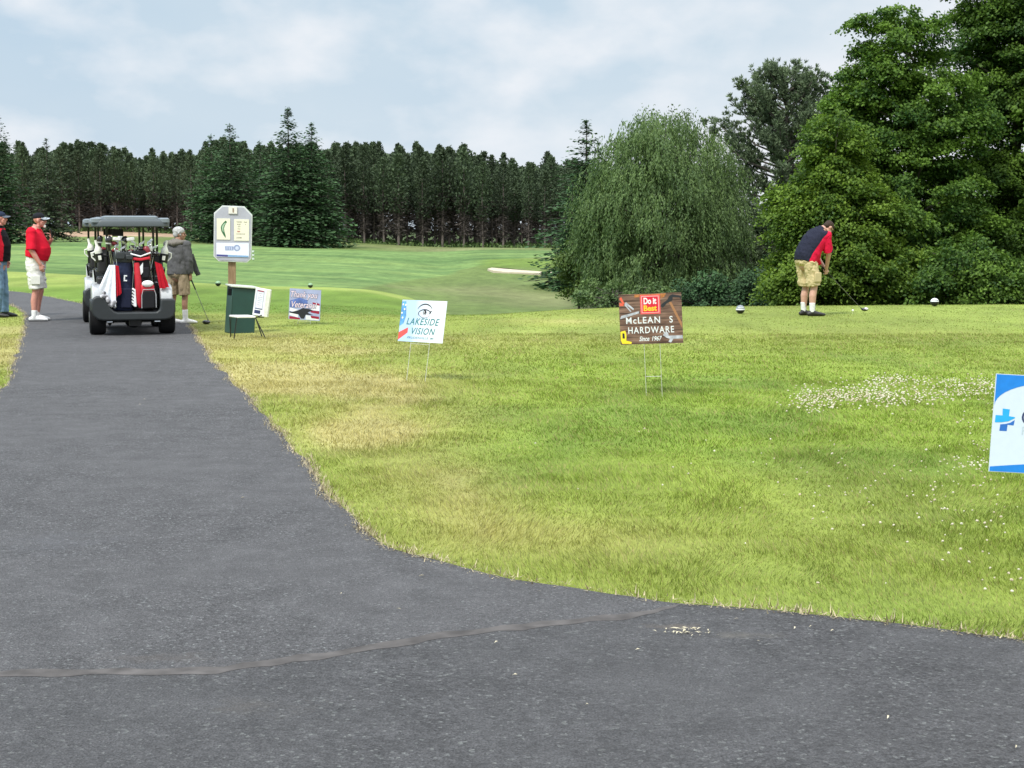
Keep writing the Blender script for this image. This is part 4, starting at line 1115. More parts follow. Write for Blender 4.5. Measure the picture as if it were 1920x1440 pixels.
def printed(parent, name, items, mat):
    """items: callables adding to one mesh"""
    mb = MB()
    for f in items: f(mb)
    me = bpy.data.meshes.new(name); me.from_pydata(mb.v, [], mb.f); me.materials.append(mat)
    bm = bmesh.new(); bm.from_mesh(me)
    for f in bm.faces:
        if f.normal.y > 0: f.normal_flip()
    bm.to_mesh(me); bm.free()
    o = bpy.data.objects.new(name, me); link(o, parent); return o

def yard_sign(cpx, cpy, Y, W, Hh, yaw, tilt, roll, label, legs=True, mat=None, rung=0.06, leg_dx=0.12, foot=0.0):
    c = PD(cpx, cpy, Y)
    root = empty('yard_sign', (c.x, c.y, 0.0)); tag(root, label, 'sign', 'sponsor signs on wire legs in the lawn')
    root.rotation_euler = (0, 0, R(yaw))
    pan = MB().box((0, 0, 0), (W, 0.005, Hh)).build('panel', mat or WHITEP, root, smooth=False)
    pan.location = (0, 0, c.z); pan.rotation_euler = (R(-tilt), R(roll), 0)
    if legs:
        mb = MB(); a = R(-tilt)
        top = c.z - Hh * 0.25
        def pt(x, z):   # point on the tilted leg plane
            d = z - c.z
            q = Euler((R(-tilt), R(roll), 0)).to_matrix() @ Vector((x, 0.006, d)); return (q.x, q.y, c.z + q.z)
        for s in (-1, 1): mb.tube([pt(s * leg_dx, top), pt(s * leg_dx, -0.06)], 0.0028, 6)
        zr = c.z - Hh / 2 - rung
        mb.tube([pt(-leg_dx, zr), pt(leg_dx, zr)], 0.0026, 6)
        mb.build('wire_frame', WIRE, root)
    return root, pan

# --- eye clinic sign
def grad_mat():
    m, nt, bs = new_mat('watercolour_print')
    tc = N(nt, 'ShaderNodeTexCoord'); no = N(nt, 'ShaderNodeTexNoise', i_Scale=5.0, i_Detail=3.0); nt.links.new(tc.outputs['Object'], no.inputs['Vector'])
    sp = N(nt, 'ShaderNodeSeparateXYZ'); nt.links.new(tc.outputs['Object'], sp.inputs[0])
    ma = N(nt, 'ShaderNodeMath', operation='MULTIPLY_ADD'); ma.inputs[1].default_value = 0.25; nt.links.new(no.outputs[0], ma.inputs[0]); nt.links.new(sp.outputs[0], ma.inputs[2])
    nt.links.new(ramp(nt, ma.outputs[0], [(0.0, (0.42, 0.56, 0.78)), (0.10, (0.58, 0.68, 0.80)), (0.22, (0.70, 0.75, 0.80))]), bs.inputs['Base Color']); bs.inputs['Roughness'].default_value = .45
    return m
root, pan = yard_sign(792, 602.5, 16.0, 0.60, 0.438, -36, 11, 0, 'white and pale blue yard sign reading LAKESIDE VISION with an eye drawing', mat=grad_mat(), leg_dx=.125, rung=.02)
TEAL = paint('ink_teal', (0.02, 0.17, 0.18))
printed(pan, 'flag_print', [lambda m: flat(m, [(-.3, .20), (-.245, .205), (-.225, .05), (-.25, -.03), (-.3, -.06)], .0034)], paint('print_sky_blue', (0.10, 0.30, 0.62), var=.5, scale=14))
printed(pan, 'flag_stars', [lambda m, q=q: flat(m, circ(q[0], q[1], .011, n=8), .0046) for q in [(-.28, .17), (-.255, .12), (-.285, .08), (-.27, .03), (-.245, .165)]], WHITEP)
printed(pan, 'red_stripe', [lambda m: flat(m, [(-.3, -.205), (-.3, -.125), (-.18, -.07), (-.18, -.125)], .0034)], paint('ink_coral', (0.72, 0.09, 0.08)))
printed(pan, 'eye_drawing', [lambda m: flat(m, arc_band(.02, .095, .105, .085, 160, 25, .012, .014), .0034), lambda m: flat(m, arc_band(.02, .075, .085, .048, 200, 5, .010, .014), .0034), lambda m: flat(m, arc_band(.02, .088, .08, .052, 175, 340, .007, .004), .0034), lambda m: flat(m, circ(.02, .092, .024, .026), .0034), lambda m: flat(m, [(.085, .105), (.12, .115), (.08, .07)], .0034)], INK)
printed(pan, 'eye_highlight', [lambda m: flat(m, circ(.012, .098, .008, n=10), .0046), lambda m: flat(m, arc_band(.02, .092, .016, .018, 200, 330, .006, .006), .0046)], WHITEP)
printed(pan, 'lettering', [lambda m: put_text(m, 'LAKESIDE', .01, -.005, .44, .072, .0034, .28, .012, spacing=1.12), lambda m: put_text(m, 'VISION', .03, -.105, .315, .070, .0034, .28, .012, spacing=1.12), lambda m: put_text(m, 'PRUDENVILLE, MI', 0.0, -.178, .36, .026, .0034, .28, .004, spacing=1.1)], TEAL)

# --- hardware shop sign
def wood_print():
    m, nt, bs = new_mat('wood_plank_print')
    tc = N(nt, 'ShaderNodeTexCoord'); mp = N(nt, 'ShaderNodeMapping'); mp.inputs['Scale'].default_value = (1.2, 1, 12); nt.links.new(tc.outputs['Object'], mp.inputs[0])
    no = N(nt, 'ShaderNodeTexNoise', i_Scale=4.0, i_Detail=5.0); nt.links.new(mp.outputs[0], no.inputs['Vector'])
    c = ramp(nt, no.outputs[0], [(0.3, (0.07, 0.033, 0.024)), (0.55, (0.20, 0.115, 0.085)), (0.75, (0.34, 0.21, 0.15))])
    wv = N(nt, 'ShaderNodeTexWave', i_Scale=5.5, i_Distortion=0.6); wv.bands_direction = 'Z'; nt.links.new(tc.outputs['Object'], wv.inputs['Vector'])
    c = mixc(nt, 1.0, c, ramp(nt, wv.outputs['Fac'], [(0.0, 0.35), (0.12, 1.0)]), 'MULTIPLY')
    nt.links.new(c, bs.inputs['Base Color']); bs.inputs['Roughness'].default_value = .4; return m
root, pan = yard_sign(1220, 597.5, 14.5, 0.615, 0.475, -22, 0, -3.2, 'brown wood patterned yard sign reading McLEAN\'S HARDWARE with tools around it', mat=wood_print(), leg_dx=.078, rung=.31)
printed(pan, 'logo_square', [lambda m: flat(m, [(-.095, .045), (.10, .045), (.10, .225), (-.095, .225)], .0034)], paint('ink_red_pink', (0.85, 0.10, 0.10)))
printed(pan, 'logo_border', [lambda m: flat(m, [(-.083, .056), (.088, .056), (.088, .214), (-.083, .214)], .0040)], paint('ink_rose', (0.9, 0.42, 0.42)))
printed(pan, 'logo_field', [lambda m: flat(m, [(-.076, .062), (.081, .062), (.081, .208), (-.076, .208)], .0046)], paint('ink_dark_red', (0.62, 0.015, 0.04)))
printed(pan, 'lettering', [lambda m: put_text(m, 'Do it', .002, .168, .125, .062, .0052, 0, .035), lambda m: put_text(m, 'McLEAN', -.075, -.012, .335, .062, .0040, 0, .012, spacing=1.2), lambda m: put_text(m, "S", .2, -.012, .032, .062, .0040, 0, .012), lambda m: put_text(m, 'HARDWARE', .0, -.105, .45, .062, .0040, 0, .012, spacing=1.2), lambda m: put_text(m, 'Since', -.07, -.187, .10, .045, .0040, .3, .018), lambda m: put_text(m, '1967', .055, -.187, .10, .045, .0040, .3, .018)], WHITEP)
printed(pan, 'logo_lettering', [lambda m: put_text(m, 'Best', .002, .100, .13, .055, .0052, 0, .035)], paint('ink_amber', (0.92, 0.52, 0.03)))
STEEL = paint('print_steel', (0.45, 0.46, 0.52), var=.3, scale=20)
printed(pan, 'hammer_print', [lambda m: flat(m, [(.115, .135), (.105, .115), (.125, .10), (.165, .14), (.22, .165), (.225, .195), (.29, .19), (.305, .17), (.305, .205), (.22, .222), (.19, .205), (.17, .17)], .0040)], INK)
printed(pan, 'hammer_handle', [lambda m: flat(m, [(.185, .15), (.21, .15), (.305, -.05), (.305, -.10)], .0036)], paint('print_hickory', (0.36, 0.17, 0.08)))
printed(pan, 'pliers_print', [lambda m: flat(m, [(-.25, .15), (-.235, .165), (-.16, .10), (-.165, .085)], .0036), lambda m: flat(m, [(-.255, .14), (-.24, .145), (-.185, .075), (-.195, .07)], .0036), lambda m: flat(m, [(-.3, .005), (-.29, .035), (-.11, .075), (-.11, .055)], .0036)], STEEL)
printed(pan, 'pliers_grips', [lambda m: flat(m, [(-.30, .20), (-.28, .215), (-.25, .15), (-.265, .14)], .0040), lambda m: flat(m, [(-.3, .16), (-.26, .15), (-.26, .13), (-.3, .13)], .0040)], paint('ink_tomato', (0.75, 0.12, 0.07)))
printed(pan, 'wrench_print', [lambda m: flat(m, [(.115, -.16), (.13, -.13), (.165, -.135), (.17, -.165), (.2, -.165), (.305, -.165), (.305, -.195), (.215, -.195), (.19, -.23), (.165, -.222), (.18, -.195), (.15, -.185)], .0036)], STEEL)
printed(pan, 'saw_print', [lambda m: flat(m, [(-.303, -.115), (-.255, -.105), (-.245, -.15), (-.25, -.20), (-.195, -.215), (-.2, -.232), (-.29, -.23), (-.303, -.2)], .0036)], paint('ink_yellow', (0.85, 0.66, 0.03)))
printed(pan, 'saw_grip_hole', [lambda m: flat(m, [(-.285, -.13), (-.265, -.13), (-.262, -.18), (-.285, -.18)], .0042)], INK)
printed(pan, 'glove_print', [lambda m: flat(m, [(-.15, .232), (-.15, .205), (-.10, .208), (-.10, .225), (.105, .225), (.11, .185), (.145, .205), (.16, .232)], .0032)], paint('print_leather', (0.45, 0.17, 0.05), var=.3))

# --- veterans sign
root, pan = yard_sign(571.5, 571, 25.4, 0.60, 0.508, -24, 3, 2.2, 'small flag patterned yard sign reading Thank you Veterans! near the hole sign', mat=paint('print_pale_sky', (0.34, 0.38, 0.56), var=.12, scale=6), leg_dx=.12, rung=.02)
RED = paint('ink_flag_red', (0.30, 0.012, 0.04)); NAVY = paint('ink_navy', (0.03, 0.045, 0.13), var=.4, scale=12)
printed(pan, 'flag_canton', [lambda m: flat(m, [(-.285, .05), (-.10, .11), (.05, .07), (.06, -.03), (-.28, -.07)], .0032)], paint('ink_flag_blue', (0.10, 0.16, 0.42), var=.4, scale=12))
printed(pan, 'flag_white_stripe', [lambda m: flat(m, [(-.285, -.06), (-.1, -.10), (-.10, -.145), (-.285, -.12)], .0032), lambda m: flat(m, [(-.285, -.15), (-.12, -.15), (-.12, -.22), (-.285, -.19)], .0032), lambda m: flat(m, [(.10, -.02), (.285, .01), (.285, -.09), (.13, -.08)], .0032), lambda m: flat(m, [(.03, -.17), (.285, -.2), (.285, -.245), (.03, -.245)], .0032)], WHITEP)
printed(pan, 'flag_red_stripe', [lambda m: flat(m, [(-.285, -.205), (-.08, -.225), (-.08, -.25), (-.285, -.25)], .0032), lambda m: flat(m, [(.10, -.09), (.285, -.095), (.285, -.14), (.13, -.125)], .0036), lambda m: flat(m, [(.12, -.175), (.285, -.185), (.285, -.225), (.14, -.215)], .0040), lambda m: flat(m, [(.15, .045), (.285, .03), (.285, -.005), (.15, .015)], .0036)], RED)
printed(pan, 'eagle_print', [lambda m: flat(m, [(-.03, -.06), (.10, -.07), (.16, -.085), (.06, -.13), (.17, -.165), (.03, -.165), (.0, -.235), (-.06, -.235), (-.11, -.17), (-.285, -.125), (-.285, -.15), (-.12, -.10)], .0044)], INK)
printed(pan, 'lettering_outline', [lambda m: put_text(m, 'Thank you', -.02, .145, .53, .145, .0046, .25, .045), lambda m: put_text(m, 'Veterans!', -.01, -.005, .50, .115, .0046, .25, .045)], NAVY)
printed(pan, 'lettering', [lambda m: put_text(m, 'Thank you', -.02, .145, .515, .132, .0054, .25, .008), lambda m: put_text(m, 'Veterans!', -.01, -.005, .485, .102, .0054, .25, .008)], paint('ink_pinkish_white', (0.80, 0.66, 0.74)))

# --- clinic sign at the right edge
root, pan = yard_sign(1983, 799, 7.1, 0.61, 0.457, 0, 2, 3.2, 'white and blue yard sign with a blue cross, cut by the right edge', mat=paint('print_ice_white', (0.60, 0.69, 0.80), var=.02), leg_dx=.09, rung=.05)
AZ = paint('ink_azure', (0.01, 0.21, 0.68), var=.06); 
corner = [(-.302, .226), (-.302, .082)] + [(-.302 + .30 * (1 - math.cos(R(a))) * 1.0, .082 + .118 * math.sin(R(a))) for a in range(8, 91, 8)] + [(.02, .2), (.302, .2), (.302, .226)]
printed(pan, 'blue_corner', [lambda m: flat(m, corner, .0034)], AZ)
wave = [(-.302, -.226), (-.302, -.205)] + [(-.302 + .604 * k / 12, -.205 + .03 * math.sin(math.pi * k / 12 * .8)) for k in range(1, 13)] + [(.302, -.226)]
printed(pan, 'blue_wave', [lambda m: flat(m, wave, .0034)], AZ)
printed(pan, 'cross_light', [lambda m: flat(m, [(-.262, .068), (-.229, .066), (-.231, .034), (-.202, .031), (-.203, .026), (-.232, .010), (-.262, .004), (-.294, .002), (-.293, .036), (-.261, .036)], .0034)], paint('ink_cyan', (0.02, 0.38, 0.78)))
printed(pan, 'cross_dark', [lambda m: flat(m, [(-.202, .018), (-.206, -.008), (-.234, -.006), (-.236, -.036), (-.270, -.036), (-.268, -.006), (-.245, -.003), (-.222, .004)], .0034)], paint('ink_royal', (0.02, 0.14, 0.50)))
printed(pan, 'lettering', [lambda m: put_text(m, 'C', -.142, .034, .058, .072, .0034)], NAVY)
printed(pan, 'lettering', [lambda m: put_text(m, 'P', -.152, -.03, .026, .038, .0034)], paint('ink_grey_blue', (0.45, 0.55, 0.62)))

# --- hole sign on a post
def hole_sign():
    Y = 24.0; c = PD(434, 439, Y); g = 0.0
    root = empty('hole_sign', (c.x, c.y, g)); tag(root, 'grey eight sided golf hole board on a wooden post behind the green cabinet', 'sign'); root.rotation_euler = (0, R(1.0), R(6))
    k = Y / F
    def q(x, z): return ((x - 508) / 12 * k, (705 - z) / 12 * k + c.z)
    oct_ = [q(270, 72), q(755, 82), q(935, 270), q(912, 1250), q(815, 1335), q(190, 1318), q(75, 1205), q(88, 240)]
    GREYB = plain('board_grey', (0.40, 0.41, 0.47), rough=.5, var=.06, scale=8)
    RIM = plain('board_rim', (0.60, 0.63, 0.62), rough=.5)
    MB().prism(oct_, -.02, .02).build('rim', RIM, root, bevel=.004)
    cx, cz = q(508, 705); inn = [((p[0] - cx) * .945 + cx, (p[1] - cz) * .955 + cz) for p in oct_]
    pan = MB().prism(inn, -.026, -.019).build('board', GREYB, root)
    def plate(x0, z0, x1, z1, mat, name, y=-.034):
        a = q(x0, z0); b_ = q(x1, z1); return MB().box(((a[0] + b_[0]) / 2, (y - .026) / 2, (a[1] + b_[1]) / 2), (b_[0] - a[0], -.026 - y, a[1] - b_[1])).build(name, mat, pan, smooth=False)
    CREAM = paint('enamel_cream', (0.80, 0.78, 0.62), var=.04)
    plate(410, 98, 600, 250, paint('enamel_warm_white', (0.74, 0.72, 0.66)), 'number_plate', -.045)
    plate(150, 360, 445, 830, CREAM, 'map_plate'); plate(532, 370, 860, 848, CREAM, 'distance_plate'); plate(140, 905, 858, 1218, paint('enamel_ice', (0.78, 0.82, 0.90)), 'sponsor_plate')
    def T(m, t_, x, z, w, h, lay=.036, **kw): a = q(x, z); put_text(m, t_, a[0], a[1], w / 12 * k, h / 12 * k, lay, **kw)
    printed(pan, 'number', [lambda m: T(m, '1', 515, 175, 34, 95, .047, bold=.02)], paint('ink_brown', (0.30, 0.22, 0.16)))
    GRN = paint('ink_map_green', (0.03, 0.13, 0.05)); LG = paint('ink_map_light', (0.38, 0.55, 0.38))
    hole = [q(*p) for p in [(345, 405), (375, 435), (355, 470), (325, 520), (308, 580), (318, 650), (345, 740), (345, 795), (320, 760), (285, 705), (250, 640), (238, 560), (255, 510), (300, 450)]]
    hole2 = [q(*p) for p in [(338, 450), (350, 465), (310, 515), (296, 580), (300, 660), (285, 660), (268, 600), (262, 550), (280, 505)]]
    printed(pan, 'hole_map', [lambda m: flat(m, hole, .0355)], GRN); printed(pan, 'hole_map_fairway', [lambda m: flat(m, hole2, .037)], LG)
    rows = [('YARDS', 640, 432, 120, 28), ('PAR', 785, 435, 70, 26), ('BLUE', 638, 485, 70, 26), ('4', 785, 485, 14, 26), ('WHITE', 640, 535, 62, 20), ('GOLD', 640, 585, 62, 20), ('HANDICAP', 680, 698, 200, 22), ('LADIES', 642, 782, 115, 28)]
    printed(pan, 'distance_lettering', [lambda m, r_=r_: T(m, r_[0], r_[1], r_[2], r_[3], r_[4], .0355, bold=.01) for r_ in rows], paint('ink_umber', (0.16, 0.12, 0.10)))
    printed(pan, 'red_row', [lambda m: T(m, 'RED', 635, 643, 66, 28, .0355, bold=.03)], paint('ink_row_red', (0.45, 0.05, 0.05)))
    # sponsor mark: blurred grey blue block letters with a disc, and the blue strip
    GB = paint('ink_slate_blue', (0.30, 0.36, 0.56))
    printed(pan, 'sponsor_mark', [lambda m: flat(m, [q(330, 975), q(520, 975), q(520, 1065), q(340, 1070)], .0355), lambda m: flat(m, [(p[0], p[1]) for p in circ(*q(595, 1010), 72 / 12 * k)], .0362)], GB)
    printed(pan, 'sponsor_mark_gaps', [lambda m, x=x: flat(m, [q(x, 990), q(x + 16, 990), q(x + 16, 1055), q(x, 1055)], .0370) for x in (368, 418, 468)] + [lambda m: flat(m, circ(*q(598, 1015), 40 / 12 * k), .0370)], paint('ink_pale_slate', (0.58, 0.64, 0.80)))
    printed(pan, 'sponsor_strip', [lambda m: flat(m, [q(145, 1160), q(540, 1172), q(540, 1214), q(145, 1206)], .0355)], paint('ink_indigo', (0.07, 0.07, 0.26)))
    printed(pan, 'sponsor_strip_light', [lambda m: flat(m, [q(395, 1168), q(850, 1180), q(850, 1216), q(395, 1210)], .0362)], paint('ink_steel_blue', (0.22, 0.38, 0.62)))
    WOODP = bark_mat('post_wood', (0.20, 0.13, 0.07), (0.40, 0.28, 0.16))
    MB().box((q(475, 0)[0], .07, c.z / 2 - .1), (.115, .09, c.z + .2)).build('post', WOODP, root, bevel=.006)
hole_sign()

# --- green cabinet (ball washer and litter box)
def cabinet():
    Y = 23.35; p = PD(449, 560, Y)
    root = empty('litter_cabinet', (p.x - .01, Y, 0)); tag(root, 'dark green litter cabinet with pale sloping lid at the foot of the hole sign', 'bin')
    root.rotation_euler = (R(-2), R(5), R(24))
    G_ = plain('cabinet_green', (0.012, 0.052, 0.042), rough=.45, var=.1, scale=6)
    W_, D_, H_ = .375, .34, .70
    body = MB().prism([(-D_ / 2, -.03), (D_ / 2, -.03), (D_ / 2, H_ - .0), (-D_ / 2, H_ - .03)], -W_ / 2, W_ / 2, axis='x').build('body', G_, root, bevel=.006)
    MB().box((0, -.002, H_ + .002), (W_ + .05, D_ + .06, .025), rot=(R(4), 0, 0)).build('lid', plain('lid_pale', (0.55, 0.60, 0.52), rough=.4), root, bevel=.006)
    MB().box((-W_ / 2 - .002, -.03, H_ - .125), (.012, .2, .16)).build('opening', plain('opening_black', (0.004, 0.004, 0.005), rough=.9), root)
    MB().box((-W_ / 2 - .004, -.03, .27), (.010, .30, .56)).build('side_door', plain('cabinet_green_faded', (0.035, 0.085, 0.070), rough=.5), root, bevel=.002)
cabinet()

def low_chair():
    Y = 22.2; o_ = PD(455, 600, Y)
    k = Y / F
    root = empty('folding_chair', (o_.x, Y, 0)); tag(root, 'low white seated chair with thin dark legs in front of the green cabinet', 'chair')
    def L(px, py, dy): return Vector(((px - 455) * k, dy, CAMH - (py - 425) * (Y + dy) / F))
    WS = plain('chair_white', (0.78, 0.78, 0.76), rough=.4)
    # seat: quadrilateral cushion with its front corner towards the viewer
    top = [(-.215, .10), (-.05, -.16), (.215, -.14), (.06, .13)]
    zt = .328
    mb = MB(); mb.prism(top, zt - .03, zt, axis='z'); mb.build('seat', WS, root, bevel=.008)
    ME = plain('chair_metal', (0.03, 0.03, 0.03), rough=.35, metal=.6)
    for a, b_ in (((-.20, .09, zt - .03), (-.20, .12, -.04)), ((-.06, -.14, zt - .03), (-.105, -.17, -.04)), ((.17, .08, zt - .02), (.275, .10, -.04)), ((.20, -.12, zt - .02), (.375, -.17, -.04))):
        MB().tube([a, b_], .0085, 7).build('leg', ME, root)
    MB().tube([(.06, .10, zt - .035), (.30, .04, zt - .03)], .008, 6).tube([(.19, -.12, zt - .035), (.30, -.06, zt + .01)], .008, 6).build('seat_rail', ME, root)
    # broad back carrying a printed notice
    back = MB().box((0, 0, .205), (.235, .045, .40)).build('backrest', plain('backrest_cream', (0.66, 0.68, 0.60), rough=.5), root, bevel=.006)
    back.location = (.262, -.04, .315); back.rotation_euler = (0, R(9), R(-14))
    printed(back, 'notice', [lambda m: flat(m, [(-.113, .01), (.058, .01), (.058, .40), (-.113, .40)], .0235)], WHITEP)
    printed(back, 'notice_frame', [lambda m: flat(m, [(-.092, .11), (.028, .11), (.028, .372), (-.092, .372)], .0247)], paint('ink_cool_grey', (0.42, 0.46, 0.56)))
    printed(back, 'notice_text_area', [lambda m: flat(m, [(-.082, .118), (.018, .118), (.018, .352), (-.082, .352)], .0258)], paint('ink_ice', (0.70, 0.73, 0.80)))
    printed(back, 'notice_red_bar', [lambda m: flat(m, [(-.08, .356), (.016, .356), (.016, .372), (-.08, .372)], .0258)], RED)
    printed(back, 'notice_dark_block', [lambda m: flat(m, [(-.092, .035), (.0, .035), (.0, .085), (-.092, .085)], .0247), lambda m: flat(m, [(-.092, .10), (.028, .10), (.028, .112), (-.092, .112)], .0247)], NAVY)
    printed(back, 'notice_lines', [lambda m, z=z, w=w_: flat(m, [(-.03 - w, z), (-.03 + w, z), (-.03 + w, z + .006), (-.03 - w, z + .006)], .0268) for z, w_ in ((.325, .03), (.30, .012), (.27, .035), (.245, .03), (.22, .034), (.19, .028), (.16, .03))], paint('ink_mid_grey', (0.35, 0.36, 0.42)))
low_chair()

# --- tee markers
def tee_marker(x, y, d, label, pal, group='tee markers', grey_top=True):
    root = empty('tee_marker', (x, y, hz(x, y) if y > 27 else 0.0)); tag(root, label, 'tee marker', group)
    r_ = d / 2
    def zone(z0, z1, name, mat, e=0.0):
        mb = MB(); n = 5; pts = []; rad = []
        for i in range(n + 1):
            z = z0 + (z1 - z0) * i / n; pts.append((0, 0, r_ + z)); rad.append(max(.0015, math.sqrt(max(0, r_ * r_ - z * z)) + e))
        mb.tube(pts, rad, 20, side=(1, 0, 0)); return mb.build(name, mat, root, angle=60)
    zone(-r_, -r_ * .12, 'lower_half', pal[0]); zone(-r_ * .12, r_ * .16, 'band', pal[1], .001); top = zone(r_ * .16, r_, 'upper_half', pal[2])
    MB().tube([(0, 0, .01), (0, 0, -.12)], .006, 6).build('spike', WIRE, root)
    if len(pal) > 3:
        mb = MB()
        for i in range(5):
            a = R(-90 + (i - 2) * 17); z = r_ * .46; rr = math.sqrt(r_ * r_ - z * z) + .001
            mb.box((math.cos(a) * rr, math.sin(a) * rr, r_ + z), (.013, .013, .018), rot=(0, 0, a))
        mb.build('lettering_marks', pal[3], top)
    return root
MW = paint('marker_white', (0.80, 0.82, 0.84), rough=.3); MK = paint('marker_black', (0.012, 0.013, 0.015), rough=.3); MG = paint('marker_grey', (0.22, 0.24, 0.27), rough=.35); MGR = paint('marker_green', (0.22, 0.36, 0.20), rough=.35)
def ground_at(px, py): 
    g = PZ(px, py); return g
p = PZ(1388, 588.5); tee_marker(p.x, p.y, .165, 'black ball tee marker with a white band left of the golfer', (MK, MW, MG, MW))
p = PD(1752, 580, 31.2); tee_marker(p.x, p.y, .17, 'white domed tee marker sitting at the crest right of the golfer', (MK, MK, MW, MG))
p = ground(409, 537); tee_marker(p.x, p.y, .15, 'green topped ball tee marker just left of the hole sign post', (MK, MK, MGR)); 
p = ground(582, 540); tee_marker(p.x, p.y, .15, 'green topped ball tee marker on the mound above the veterans sign', (MK, MK, MGR))

# ball on a wooden tee
p = PD(1599, 584, 28.3)
root = empty('golf_ball', (p.x, p.y, .045)); tag(root, 'white golf ball waiting on its tee in front of the golfer', 'golf ball')
MB().ball((0, 0, .0215), .0215, 16, 10).build('ball', plain('ball_white', (0.82, 0.82, 0.80), rough=.3, bump=.3, bscale=300), root)
o = MB().tube([(0, 0, -.05), (0, 0, .03), (0, 0, .045)], [.0022, .0022, .006], 8).build('tee_peg', plain('peg_wood', (0.75, 0.70, 0.6)), None); o.location = (p.x, p.y, 0); tag(o, 'pale wooden peg holding up the golf ball', 'tee peg')
# thin white stake on the far fairway
p = ground(475, 489)
root = empty('yardage_stake', tuple(p)); tag(root, 'thin white banded stake on the fairway right of the hole sign', 'stake')
mb = MB()
MB().tube([(0, 0, -.1), (0, 0, 1.15)], .03, 8).build('pole', plain('stake_green', (0.12, 0.22, 0.10)), root)
for z in (.22, .62, 1.02): MB().tube([(0, 0, z - .1), (0, 0, z + .1)], [.10, .13], 10).build('band', MW, root)
# ------------------------------------------------------------------ golf carts
PL_DARK = plain('bumper_plastic', (0.022, 0.027, 0.030), rough=.5, var=.1, scale=12, bump=.05, bscale=300)
BODY = plain('cart_body_silver', (0.52, 0.54, 0.56), rough=.3, var=.04, coat=.4)
ROOF = plain('cart_roof_grey', (0.075, 0.090, 0.10), rough=.42, var=.06, scale=5)
ROOFT = plain('cart_roof_top', (0.17, 0.20, 0.22), rough=.4, var=.06, scale=5)
TYRE = plain('tyre_rubber', (0.012, 0.012, 0.013), rough=.85, var=.2)
RIM_ = plain('rim_grey', (0.06, 0.06, 0.062), rough=.5)
BLK = plain('black_metal', (0.010, 0.010, 0.012), rough=.4, metal=.2)
VINYL = plain('seat_vinyl', (0.018, 0.018, 0.02), rough=.5)
STEELM = plain('club_steel', (0.55, 0.56, 0.58), rough=.25, metal=.9)
GRIP = plain('grip_rubber', (0.015, 0.015, 0.016), rough=.7)
CWHITE = plain('club_white', (0.78, 0.79, 0.78), rough=.35)
CBLACK = plain('club_black', (0.012, 0.012, 0.014), rough=.25, coat=.5)

